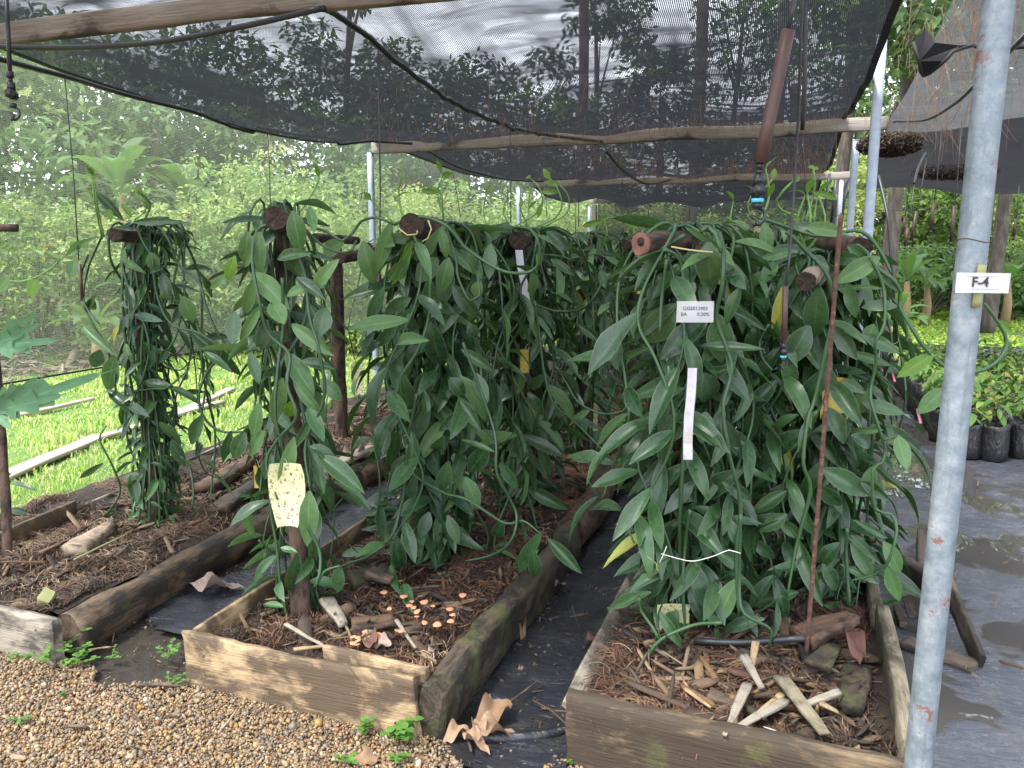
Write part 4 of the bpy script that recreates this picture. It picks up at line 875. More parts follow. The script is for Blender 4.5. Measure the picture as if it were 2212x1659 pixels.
def leaf_matrix(base, tip, nrm, width_ratio):
    y = tip-base; L = y.length; y = y/L; z = nrm-y*nrm.dot(y); z = z.normalized() if z.length > 1e-4 else y.orthogonal().normalized(); x = y.cross(z)
    m = Matrix.Identity(4); wx = L*width_ratio/.26
    for i in range(3): m[i][0], m[i][1], m[i][2], m[i][3] = x[i]*wx, y[i]*L, z[i]*L, base[i]
    return m
def add_leaf(root, base, tip, nrm, wr_=.24, kind='d', name='leaf', var=None):
    me = LM[kind][rnd.randrange(6) if var is None else var]
    o = bpy.data.objects.new(name, me); COL.objects.link(o); o.parent = root
    o.matrix_basis = leaf_matrix(Vector(base)-root.location, Vector(tip)-root.location, Vector(nrm), wr_); return o
CAMP = Vector((0, 0, CH))
def pleaf(root, b, t, w, Y, kind='d', var=None, dy=None, name='leaf', turn=None):
    """a leaf surveyed from the photo: base b, tip t, width w (px) at distance Y along the rows"""
    B = at(*b, Y); dy = rnd.uniform(-.05, .03) if dy is None else dy; T = at(*t, Y+dy)
    L = (T-B).length; wm = w/F_*depth(B); n = (CAMP-B).normalized()
    n = (n+Vector((rnd.uniform(-.35, .35), 0, rnd.uniform(-.1, .5)))).normalized()
    return add_leaf(root, B, T, n, min(.62, wm/L*1.1), kind, name, var)
STEM_N = 0
def add_stem(root, P, r=.006, mat='stem', name='stem', n=6, step=.022):
    Q = smooth_path(P, step); k = len(Q); R = [r*(1 if i < k*.8 else 1-.5*(i-k*.8)/(k*.2)) for i in range(k)]
    for i in range(0, k, 5): R[i] *= 1.16
    V, F = tube([q-root.location for q in Q], R, n); return put(name, mesh(name, V, F, M[mat]), root)

def post(name, base, top, r, lab, bars=(), mat='post', grp='wooden posts carrying the vanilla'):
    """upright stake with its cross logs; bars = (end_a, end_b, ra, rb, mat, endmat)"""
    base, top = Vector(base), Vector(top); root = thing(name, lab, 'post', (base.x, base.y, 0), grp)
    piece('upright', base-Vector((0, 0, .05)), top, circ(r, 14, 1, .92), M[mat], root, 40, r*.16, base.x*7, .02, up=(0, 1, 0), fr=14, taper=.9)
    for i, (a, b, ra, mt, em) in enumerate(bars):
        piece('cross_log', a, b, circ(ra, 18, 1, .95), M[mt], root, 26, ra*.13, i*5+base.y*3, .012, fr=16, taper=.94, endmat=M[em])
    return root

KEEP_CLEAR = ((1380, 490, 1615, 545, 2.9), (1715, 575, 1768, 640, 2.95), (1830, 512, 1888, 562, 3.1), (860, 462, 935, 520, 3.0), (1095, 495, 1148, 545, 3.8), (1462, 652, 1542, 694, 2.6), (1470, 785, 1512, 1000, 2.6), (585, 995, 665, 1145, 2.5), (570, 445, 622, 500, 2.6))
def hides(*pts):
    for p in pts:
        x, y = photo(p)
        for (a, b, c, d, Y) in KEEP_CLEAR:
            if a < x < c and b < y < d and p.y < Y: return True
    return False
def make_vine(base, top, lab, nv=6, spread=.16, hang=(.35, 1.3), nleaf=120, leafL=(.12, .21), low=.25, seed=0, barv=(0, 0), kinds='ddddddl', cat='vanilla plant', shoots=1, lod=0, dens=1.):
    """vines climbing a stake, looping over its cross log and hanging down again; leaves alternate along the stem"""
    R_ = random.Random(seed*77+5); base, top = Vector(base), Vector(top); root = thing('vanilla_vine', lab, cat, (base.x, base.y, 0), 'vanilla vines on their posts')
    bar = Vector((barv[0], barv[1], 0)); H = top.z; count = 0; paths = []
    for v in range(nv):
        a = R_.uniform(0, 2*PI); P = []; z = .1; tw = R_.uniform(-1.5, 1.5)
        while z < H-.05:
            rr_ = .05+.035*math.sin(z*5+v)+.02*R_.random(); c = base.lerp(top, z/H); P.append(Vector((c.x+math.cos(a+tw*z)*rr_, c.y+math.sin(a+tw*z)*rr_, z))); z += R_.uniform(.14, .2)
        s = R_.uniform(-.6, 1); c = top+bar*s; d = Vector((math.cos(a+tw*H), math.sin(a+tw*H), 0)); P.append(c+Vector((0, 0, .06))+d*.03)
        zz = H+.05; k = 0; zend = R_.uniform(*hang); sp = spread*R_.uniform(.5, 1.25); side = Vector((-d.y, d.x, 0)); w1 = R_.uniform(-1, 1)
        while zz > H-zend and zz > low:
            k += 1; zz -= R_.uniform(.10, .17) if k > 1 else .02
            P.append(c+d*(sp*(1-math.exp(-k*.8)))+side*(.07*math.sin(k*1.1+w1*3))+Vector((0, 0, zz-c.z)))
        if R_.random() < .45:                                    # the end swings up again
            P += [P[-1]+d*.06+side*.05+Vector((0, 0, -.05)), P[-1]+d*.14+side*.09+Vector((0, 0, .03))]
        paths.append(P); add_stem(root, P, R_.uniform(.0042, .0065) if lod < 2 else .006, 'stem', n=6 if lod == 0 else 4, step=.022 if lod == 0 else .05)
    for s_ in range(shoots):
        a = R_.uniform(0, 2*PI); c = top+bar*R_.uniform(-1, 1); P = [c, c+Vector((math.cos(a)*.06, math.sin(a)*.06, .07)), c+Vector((math.cos(a)*.12, math.sin(a)*.12, .17)), c+Vector((math.cos(a)*.09, math.sin(a)*.1, .27))]
        add_stem(root, P, .004, 'shoot', 'shoot', 5)
        for q in (2, 3): add_leaf(root, P[q], P[q]+Vector((math.cos(a+q*2)*.05, math.sin(a+q*2)*.05, .05)), (0, 0, 1), .3, 'y')
    # leaves
    nodes = []
    for P in paths:
        Q = smooth_path(P, .03); s = R_.uniform(0, .08); acc = 0; sg_ = 1
        for i in range(1, len(Q)-1):
            acc += (Q[i]-Q[i-1]).length
            if acc > .082/dens: acc = 0; sg_ = -sg_; nodes.append((Q[i], (Q[i+1]-Q[i-1]).normalized(), sg_, i/len(Q)))
    R_.shuffle(nodes)
    for (p, t, sg_, f) in nodes[:nleaf]:
        ax = base.lerp(top, min(1, p.z/H)); out = Vector((p.x-ax.x, p.y-ax.y, 0)); out = out.normalized() if out.length > .01 else Vector((R_.uniform(-1, 1), R_.uniform(-1, 1), 0)).normalized()
        tl = Vector((-out.y, out.x, 0)); L = R_.uniform(*leafL)*(.75 if p.z < .3 else 1)
        d = (out*R_.uniform(.35, 1.1)+tl*sg_*R_.uniform(.3, 1.1)+Vector((0, 0, R_.uniform(-1.35, .2)))).normalized()
        n = (Vector((0, 0, .7))+out*R_.uniform(.3, 1.2)+tl*R_.uniform(-.4, .4)); tip = p+d*L
        if tip.z < .19: tip.z = .19+R_.random()*.03
        if hides(p.lerp(tip, .3), p.lerp(tip, .65), tip): continue
        kd = kinds[R_.randrange(len(kinds))] if R_.random() > .012 else 'w'
        if p.z > H-.05 and R_.random() < .35: kd = 'l'
        add_leaf(root, p, tip, n, R_.uniform(.20, .285), kd)
    # pale aerial roots
    if lod < 2:
        V = []; F = []
        for k in range(14 if lod == 0 else 6):
            p = R_.choice(nodes)[0]; d = Vector((R_.uniform(-1, 1), R_.uniform(-1, 1), -.5)).normalized(); P = [p]
            for j in range(4): d = (d+Vector((R_.uniform(-.8, .8), R_.uniform(-.8, .8), R_.uniform(-.9, .3)))).normalized(); P.append(P[-1]+d*.022)
            v, f = tube([q-root.location for q in smooth_path(P, .01)], .0011, 4, False); b = len(V); V += v; F += [tuple(i+b for i in q) for q in f]
        o = put('aerial_root', mesh('aerial_root', V, F, M['root']), root); o['kind'] = 'stuff'
    return root

bk = M['post_grey']
# --- post and vine: left bed, front (A)
A_b, A_t = gz(330, 1130, MZ), at(292, 512, 3.1)
post('vine_post', A_b, A_t, .035, 'slender stake at the front of the left bed with a hollow-ended cross log', [(at(248, 508, 2.93), at(396, 513, 3.5), .034, 'post', 'cut_dark')])
vA = make_vine(A_b, A_t, 'leggy vanilla vine on the leftmost post, long loops reaching toward the next post', 9, .17, (.5, 1.4), 210, (.10, .18), .2, 1, (.10, .12), 'ddddddll', shoots=2)
# --- second post (B), front left of the middle bed
B_b, B_t = gz(648, 1335, MZ), at(608, 478, 2.55)
post('vine_post', B_b, B_t, .036, 'dark leaning stake near the front left corner of the middle bed', [(at(596, 472, 2.3), at(640, 500, 3.0), .041, 'post', 'cut_dark')])
vB = make_vine(B_b, B_t, 'vanilla vine with broad pale green leaves on the second post from the left', 9, .12, (.5, 1.35), 170, (.13, .21), .25, 2, (.0, .12), 'dddl', shoots=1)
# --- C
C_b, C_t = gz(942, 1195, MZ), at(940, 515, 3.16)
post('vine_post', C_b, C_t, .047, 'thick brown stake in the middle bed with a bark cross log tied by a root', [(at(886, 490, 2.85), at(1040, 512, 3.9), .050, 'post', 'cut_dark')])
vC = make_vine(C_b, C_t, 'lush vanilla vine with big hanging leaves on the front post of the middle bed', 14, .25, (.7, 1.4), 280, (.17, .27), .22, 3, (.05, .22), 'ddddddll', shoots=2)
# --- D
D_b, D_t = (-1.28, 4.0, MZ), at(1128, 522, 3.95)
post('vine_post', D_b, D_t, .04, 'stake with a white tag under its round log end in the middle bed', [(at(1119, 519, 3.7), at(1150, 520, 4.4), .047, 'post', 'cut_dark')])
vD = make_vine(D_b, D_t, 'dense vanilla vine around the log end with the hanging white tag', 15, .27, (.6, 1.4), 290, (.14, .235), .22, 4, (.08, .2), 'dddddddl', shoots=2)
# --- E
E_b, E_t = gz(1470, 1330, MZ), at(1512, 530, 2.86)
post('vine_post', E_b, E_t, .052, 'dark red-brown stake of the right bed under the log with a pink cut end', [(at(1385, 522, 2.62), at(1500, 512, 2.86), .040, 'post', 'cut_red'), (at(1500, 511, 2.86), at(1610, 497, 3.1), .0395, 'post_grey', 'cut_dark')])
mb = MB(); _a, _b = at(1385, 522, 2.62), at(1500, 512, 2.86); _d = (_a-_b).normalized(); mb.add(*tube([_a-_d*.004, _a+_d*.003], [.016, .015], 9)); mb.build('rotten_core', M['cut_dark'], [o for o in COL.objects if o.name.startswith('vine_post')][-1])
vE = make_vine(E_b, E_t, 'vanilla vine with very large dark leaves on the front post of the right bed', 12, .24, (.7, 1.45), 240, (.17, .26), .22, 5, (.16, .1), 'ddddddd', shoots=1)
# --- F
F_b, F_t = gz(1780, 1270, MZ), at(1765, 585, 3.2)
post('vine_post', F_b, F_t, .055, 'thick shaggy stake at the right of the right bed with a pale log end', [(at(1741, 610, 2.85), at(1790, 560, 3.5), .034, 'post_grey', 'cut_dark'), (at(1860, 537, 3.0), at(1775, 520, 3.45), .040, 'post', 'cut_dark')])
vF = make_vine(F_b, F_t, 'wide dense vanilla vine at the right edge beside the rusty rod', 15, .25, (.8, 1.5), 290, (.16, .25), .2, 6, (.1, .1), 'ddddddd', shoots=3)
for (b_, t_, lb, sd_, n_, bv) in ((C_b, C_t, 'second vanilla vine on the front post of the middle bed, filling it low down', 33, 230, (.05, .22)), (D_b, D_t, 'second vanilla vine on the post with the white tag, denser at the bottom', 34, 230, (.08, .2)),
        (E_b, E_t, 'second vanilla vine on the front post of the right bed, behind the large leaves', 35, 240, (.16, .1)), (F_b, F_t, 'second vanilla vine on the thick shaggy stake, hanging to the mulch', 36, 280, (.1, .1)), (A_b, A_t, 'second vanilla vine of small dark leaves hugging the leftmost post', 31, 170, (.05, .05))):
    make_vine(b_, t_, lb, 9, .19 if sd_ != 31 else .07, (1., 1.55), n_, (.13, .21) if sd_ != 31 else (.07, .13), .2, sd_, bv, 'ddddddd', shoots=0)
# --- others
G_b, G_t = (-3.02, 4.95, .1), at(725, 530, 4.9)
post('vine_post', G_b, G_t, .05, 'bare knotty post between the second and third vines, hardly any leaves on it', [(at(680, 513, 4.6), at(770, 520, 5.1), .032, 'post', 'cut_dark'), (at(735, 556, 4.6), at(810, 545, 4.9), .04, 'post', 'cut_dark')])
vG = make_vine(G_b, G_t, 'sparse twining vine on the bare knotty post', 2, .12, (.6, 1.2), 14, (.12, .18), .25, 7, kinds='dl', shoots=0)
far = [('in the left bed beside the yellow trap', (-2.75, 5.35), 10), ('second row left of the middle bed', (-1.72, 5.0), 11), ('middle bed behind the white-tagged post', (-1.25, 5.1), 12), ('middle bed, third from the front', (-1.5, 6.1), 13), ('middle bed, fourth from the front', (-1.3, 7.1), 14),
       ('middle bed, fifth from the front', (-1.5, 8.2), 15), ('middle bed, farthest', (-1.3, 9.6), 16), ('right bed behind the long pink-ended log', (-.28, 4.0), 17), ('right bed, right side behind the rusty rod', (.16, 4.4), 18), ('right bed, middle of the row', (-.15, 5.2), 19),
       ('right bed, third pair left', (-.25, 6.2), 20), ('right bed, third pair right', (.15, 6.4), 21), ('right bed, toward the rear', (-.1, 7.5), 22), ('right bed, last but one', (-.1, 8.8), 23), ('right bed, last', (0, 10.2), 24), ('left bed, rear', (-2.95, 7.2), 25), ('left bed, farthest', (-2.9, 9.4), 26)]
for i, (where, (x, y), sd_) in enumerate(far):
    h = 1.50+.08*math.sin(i*2.3)+.012*max(0, y-4); mt = 'post' if i % 3 else 'post_grey'
    post('vine_post', (x, y, .12), (x+rnd.uniform(-.04, .04), y, h), .045, 'wooden post of the vine '+where, [((x-.06+rnd.uniform(-.1, .05), y-.32, h+.0), (x+.06, y+.34, h+.01), .04, mt, 'cut_dark')])
    n = (290 if y < 5.6 else 230 if y < 7.6 else 150)
    if x < -2.6: n = 60
    make_vine((x, y, .12), (x, y, h), 'dense vanilla vine, '+where, 13 if n > 80 else 5, .28, (.5, 1.45), n, (.13, .2), .2, sd_, (.04, .22), 'ddddddddl', shoots=1, lod=1 if y < 6 else 2)

# ------------------------------------------------------------------ leaves and stems surveyed one by one
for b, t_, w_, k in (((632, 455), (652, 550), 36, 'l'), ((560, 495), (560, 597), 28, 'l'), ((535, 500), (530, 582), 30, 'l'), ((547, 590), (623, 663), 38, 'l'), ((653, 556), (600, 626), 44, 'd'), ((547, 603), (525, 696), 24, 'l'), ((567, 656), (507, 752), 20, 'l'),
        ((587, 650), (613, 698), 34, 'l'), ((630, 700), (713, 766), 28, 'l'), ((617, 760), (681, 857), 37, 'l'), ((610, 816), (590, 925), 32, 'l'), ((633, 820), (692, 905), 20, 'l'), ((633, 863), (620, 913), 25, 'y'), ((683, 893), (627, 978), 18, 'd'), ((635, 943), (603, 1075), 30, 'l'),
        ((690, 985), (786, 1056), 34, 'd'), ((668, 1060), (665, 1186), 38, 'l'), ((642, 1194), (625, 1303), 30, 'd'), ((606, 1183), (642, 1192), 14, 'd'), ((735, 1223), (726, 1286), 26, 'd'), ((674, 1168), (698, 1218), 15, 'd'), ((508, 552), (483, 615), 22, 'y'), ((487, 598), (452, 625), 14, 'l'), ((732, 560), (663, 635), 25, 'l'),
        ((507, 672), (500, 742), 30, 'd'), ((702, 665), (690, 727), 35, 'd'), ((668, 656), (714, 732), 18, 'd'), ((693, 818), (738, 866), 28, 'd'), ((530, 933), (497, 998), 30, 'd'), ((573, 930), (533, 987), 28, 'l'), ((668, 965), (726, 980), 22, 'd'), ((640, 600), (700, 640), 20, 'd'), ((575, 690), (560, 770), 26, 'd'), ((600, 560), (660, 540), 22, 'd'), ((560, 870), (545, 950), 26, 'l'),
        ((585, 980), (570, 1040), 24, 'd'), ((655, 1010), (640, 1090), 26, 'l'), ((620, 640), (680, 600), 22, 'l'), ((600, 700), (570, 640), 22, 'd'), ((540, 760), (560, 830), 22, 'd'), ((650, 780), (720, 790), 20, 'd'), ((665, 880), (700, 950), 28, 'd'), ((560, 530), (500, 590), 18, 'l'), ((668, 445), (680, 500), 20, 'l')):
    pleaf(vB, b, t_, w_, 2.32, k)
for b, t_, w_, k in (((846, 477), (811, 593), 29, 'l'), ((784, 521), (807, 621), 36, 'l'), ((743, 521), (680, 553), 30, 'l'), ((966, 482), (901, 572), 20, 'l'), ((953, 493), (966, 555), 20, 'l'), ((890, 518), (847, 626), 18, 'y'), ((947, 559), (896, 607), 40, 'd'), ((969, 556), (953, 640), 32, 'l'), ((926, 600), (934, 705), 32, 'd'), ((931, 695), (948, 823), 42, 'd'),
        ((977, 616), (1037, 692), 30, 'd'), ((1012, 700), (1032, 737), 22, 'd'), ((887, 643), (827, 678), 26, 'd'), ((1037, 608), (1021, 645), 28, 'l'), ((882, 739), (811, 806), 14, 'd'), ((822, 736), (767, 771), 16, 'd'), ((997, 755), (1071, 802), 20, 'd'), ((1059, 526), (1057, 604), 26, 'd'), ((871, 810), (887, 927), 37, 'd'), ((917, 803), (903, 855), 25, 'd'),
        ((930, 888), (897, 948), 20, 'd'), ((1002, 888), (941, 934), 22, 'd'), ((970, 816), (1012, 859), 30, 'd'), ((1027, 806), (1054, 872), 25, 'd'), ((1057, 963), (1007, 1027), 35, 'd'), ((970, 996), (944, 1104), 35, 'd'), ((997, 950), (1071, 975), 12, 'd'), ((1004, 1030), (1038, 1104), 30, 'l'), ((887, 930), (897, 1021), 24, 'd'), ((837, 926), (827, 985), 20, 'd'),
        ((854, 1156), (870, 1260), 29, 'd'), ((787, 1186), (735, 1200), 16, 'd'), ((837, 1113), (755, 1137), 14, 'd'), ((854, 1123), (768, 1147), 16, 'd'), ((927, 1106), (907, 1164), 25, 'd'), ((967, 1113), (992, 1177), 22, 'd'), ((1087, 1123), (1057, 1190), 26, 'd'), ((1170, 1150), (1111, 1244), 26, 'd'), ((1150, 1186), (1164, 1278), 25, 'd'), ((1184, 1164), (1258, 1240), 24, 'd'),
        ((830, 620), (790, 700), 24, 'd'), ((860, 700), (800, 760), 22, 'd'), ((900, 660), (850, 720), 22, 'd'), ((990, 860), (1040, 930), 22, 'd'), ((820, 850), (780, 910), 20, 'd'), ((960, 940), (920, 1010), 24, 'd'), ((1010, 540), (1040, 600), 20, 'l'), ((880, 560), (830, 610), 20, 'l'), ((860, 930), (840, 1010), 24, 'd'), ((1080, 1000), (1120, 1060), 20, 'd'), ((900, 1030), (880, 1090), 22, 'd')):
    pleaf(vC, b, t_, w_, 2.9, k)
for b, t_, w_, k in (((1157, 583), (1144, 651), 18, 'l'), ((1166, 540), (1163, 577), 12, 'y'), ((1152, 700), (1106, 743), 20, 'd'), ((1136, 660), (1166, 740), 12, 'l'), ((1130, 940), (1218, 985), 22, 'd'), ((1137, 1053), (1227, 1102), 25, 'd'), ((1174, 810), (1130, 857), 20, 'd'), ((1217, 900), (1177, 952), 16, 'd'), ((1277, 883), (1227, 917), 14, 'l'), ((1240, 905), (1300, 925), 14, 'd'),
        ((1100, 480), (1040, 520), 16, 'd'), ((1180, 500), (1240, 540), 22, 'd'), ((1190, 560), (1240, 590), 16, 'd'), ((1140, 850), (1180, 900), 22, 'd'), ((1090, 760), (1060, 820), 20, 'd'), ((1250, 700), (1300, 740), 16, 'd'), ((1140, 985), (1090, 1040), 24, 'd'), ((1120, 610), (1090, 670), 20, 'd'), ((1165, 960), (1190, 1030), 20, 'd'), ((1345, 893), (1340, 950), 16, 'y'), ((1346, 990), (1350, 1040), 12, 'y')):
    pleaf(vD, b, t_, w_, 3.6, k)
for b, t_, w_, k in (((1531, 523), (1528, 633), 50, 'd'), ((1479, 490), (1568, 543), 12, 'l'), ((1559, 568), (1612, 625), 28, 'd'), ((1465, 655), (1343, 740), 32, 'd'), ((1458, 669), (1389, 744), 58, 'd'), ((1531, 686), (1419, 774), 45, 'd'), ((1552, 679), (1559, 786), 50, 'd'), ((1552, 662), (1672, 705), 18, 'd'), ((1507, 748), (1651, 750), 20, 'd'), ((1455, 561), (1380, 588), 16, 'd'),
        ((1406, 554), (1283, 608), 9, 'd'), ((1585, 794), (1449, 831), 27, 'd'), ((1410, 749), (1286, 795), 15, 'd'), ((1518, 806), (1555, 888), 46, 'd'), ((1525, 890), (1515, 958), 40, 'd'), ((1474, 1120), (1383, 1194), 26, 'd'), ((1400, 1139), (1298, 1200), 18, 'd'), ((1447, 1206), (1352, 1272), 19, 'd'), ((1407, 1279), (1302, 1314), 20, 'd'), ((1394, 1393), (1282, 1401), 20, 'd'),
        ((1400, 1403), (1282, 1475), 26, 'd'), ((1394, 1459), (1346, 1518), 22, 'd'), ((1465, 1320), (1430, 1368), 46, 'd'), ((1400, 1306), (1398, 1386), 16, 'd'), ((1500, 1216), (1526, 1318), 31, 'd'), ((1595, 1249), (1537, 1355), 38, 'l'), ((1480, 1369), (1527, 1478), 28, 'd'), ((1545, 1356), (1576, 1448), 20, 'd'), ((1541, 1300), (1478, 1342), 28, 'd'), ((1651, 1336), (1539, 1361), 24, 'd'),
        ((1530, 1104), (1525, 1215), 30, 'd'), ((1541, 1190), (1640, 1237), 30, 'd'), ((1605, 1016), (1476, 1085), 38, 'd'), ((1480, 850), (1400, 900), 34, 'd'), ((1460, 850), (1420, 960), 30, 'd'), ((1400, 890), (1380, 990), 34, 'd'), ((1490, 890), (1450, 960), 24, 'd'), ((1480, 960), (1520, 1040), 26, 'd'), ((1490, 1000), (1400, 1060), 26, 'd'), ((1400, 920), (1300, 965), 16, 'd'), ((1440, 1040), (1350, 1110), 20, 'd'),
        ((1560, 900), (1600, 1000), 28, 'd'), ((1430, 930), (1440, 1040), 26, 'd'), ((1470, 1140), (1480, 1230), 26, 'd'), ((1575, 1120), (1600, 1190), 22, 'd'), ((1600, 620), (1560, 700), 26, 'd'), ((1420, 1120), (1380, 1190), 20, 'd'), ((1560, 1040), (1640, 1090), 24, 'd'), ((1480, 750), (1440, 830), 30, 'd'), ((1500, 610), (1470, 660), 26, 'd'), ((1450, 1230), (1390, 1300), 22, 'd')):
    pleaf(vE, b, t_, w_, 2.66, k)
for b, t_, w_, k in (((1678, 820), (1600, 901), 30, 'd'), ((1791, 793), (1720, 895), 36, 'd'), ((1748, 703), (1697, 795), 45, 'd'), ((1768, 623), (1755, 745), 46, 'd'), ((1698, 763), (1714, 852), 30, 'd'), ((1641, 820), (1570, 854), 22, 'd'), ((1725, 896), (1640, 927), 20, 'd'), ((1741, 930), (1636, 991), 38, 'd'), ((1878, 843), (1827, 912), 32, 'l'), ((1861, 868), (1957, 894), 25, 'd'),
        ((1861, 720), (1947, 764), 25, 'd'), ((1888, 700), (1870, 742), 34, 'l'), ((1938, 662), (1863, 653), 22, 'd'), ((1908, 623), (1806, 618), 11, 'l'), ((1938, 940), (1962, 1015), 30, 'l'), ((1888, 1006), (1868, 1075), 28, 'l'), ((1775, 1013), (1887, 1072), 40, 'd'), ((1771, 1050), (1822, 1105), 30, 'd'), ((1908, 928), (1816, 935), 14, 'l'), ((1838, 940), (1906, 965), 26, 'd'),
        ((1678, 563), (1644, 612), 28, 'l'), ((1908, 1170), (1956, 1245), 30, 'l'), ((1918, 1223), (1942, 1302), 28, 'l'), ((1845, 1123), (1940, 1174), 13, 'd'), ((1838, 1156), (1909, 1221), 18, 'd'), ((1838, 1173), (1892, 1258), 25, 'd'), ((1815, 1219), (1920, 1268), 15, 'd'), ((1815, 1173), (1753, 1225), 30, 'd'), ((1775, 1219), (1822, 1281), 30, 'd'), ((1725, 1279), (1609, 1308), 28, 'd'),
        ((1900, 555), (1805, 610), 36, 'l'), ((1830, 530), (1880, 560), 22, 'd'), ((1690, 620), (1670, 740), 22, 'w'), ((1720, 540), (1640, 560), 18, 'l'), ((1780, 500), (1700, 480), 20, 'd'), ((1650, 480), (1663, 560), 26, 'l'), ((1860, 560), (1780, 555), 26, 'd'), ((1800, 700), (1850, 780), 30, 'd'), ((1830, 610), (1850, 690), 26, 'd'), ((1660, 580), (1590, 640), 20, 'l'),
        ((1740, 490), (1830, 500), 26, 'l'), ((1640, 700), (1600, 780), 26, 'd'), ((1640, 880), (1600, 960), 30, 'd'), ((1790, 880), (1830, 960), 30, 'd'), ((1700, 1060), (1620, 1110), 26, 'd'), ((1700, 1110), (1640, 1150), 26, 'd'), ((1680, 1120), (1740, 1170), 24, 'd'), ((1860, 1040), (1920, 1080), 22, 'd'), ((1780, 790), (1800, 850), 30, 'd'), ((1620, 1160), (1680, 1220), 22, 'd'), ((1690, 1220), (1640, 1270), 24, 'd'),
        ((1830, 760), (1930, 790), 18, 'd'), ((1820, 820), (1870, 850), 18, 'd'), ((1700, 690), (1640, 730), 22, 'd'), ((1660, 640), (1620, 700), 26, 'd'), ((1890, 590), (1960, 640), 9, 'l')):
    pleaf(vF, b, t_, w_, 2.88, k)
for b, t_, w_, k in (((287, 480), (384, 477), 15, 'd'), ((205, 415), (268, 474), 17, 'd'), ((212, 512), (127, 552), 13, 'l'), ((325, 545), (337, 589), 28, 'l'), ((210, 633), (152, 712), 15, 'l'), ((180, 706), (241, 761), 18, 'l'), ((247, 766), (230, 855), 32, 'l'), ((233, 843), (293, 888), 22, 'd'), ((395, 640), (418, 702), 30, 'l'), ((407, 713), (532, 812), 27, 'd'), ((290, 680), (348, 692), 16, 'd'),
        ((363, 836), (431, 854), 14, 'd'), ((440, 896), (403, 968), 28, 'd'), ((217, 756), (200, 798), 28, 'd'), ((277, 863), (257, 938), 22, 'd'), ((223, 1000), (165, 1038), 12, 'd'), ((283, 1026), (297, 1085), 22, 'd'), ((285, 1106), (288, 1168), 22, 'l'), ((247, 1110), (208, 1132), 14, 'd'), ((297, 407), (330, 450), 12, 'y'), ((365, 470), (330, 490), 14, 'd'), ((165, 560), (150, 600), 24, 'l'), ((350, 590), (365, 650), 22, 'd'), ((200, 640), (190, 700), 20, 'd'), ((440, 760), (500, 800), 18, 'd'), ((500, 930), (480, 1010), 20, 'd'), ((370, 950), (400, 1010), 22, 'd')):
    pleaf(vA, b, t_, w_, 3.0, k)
def pstem(root, pts, Y, r=.0055, mat='stem', dY=None):
    n = len(pts); ys = [Y]*n if dY is None else [Y+dY*i/(n-1) for i in range(n)]
    return add_stem(root, [at(x, y, yy+.02*math.sin(i*1.7)) for i, ((x, y), yy) in enumerate(zip(pts, ys))], r, mat)
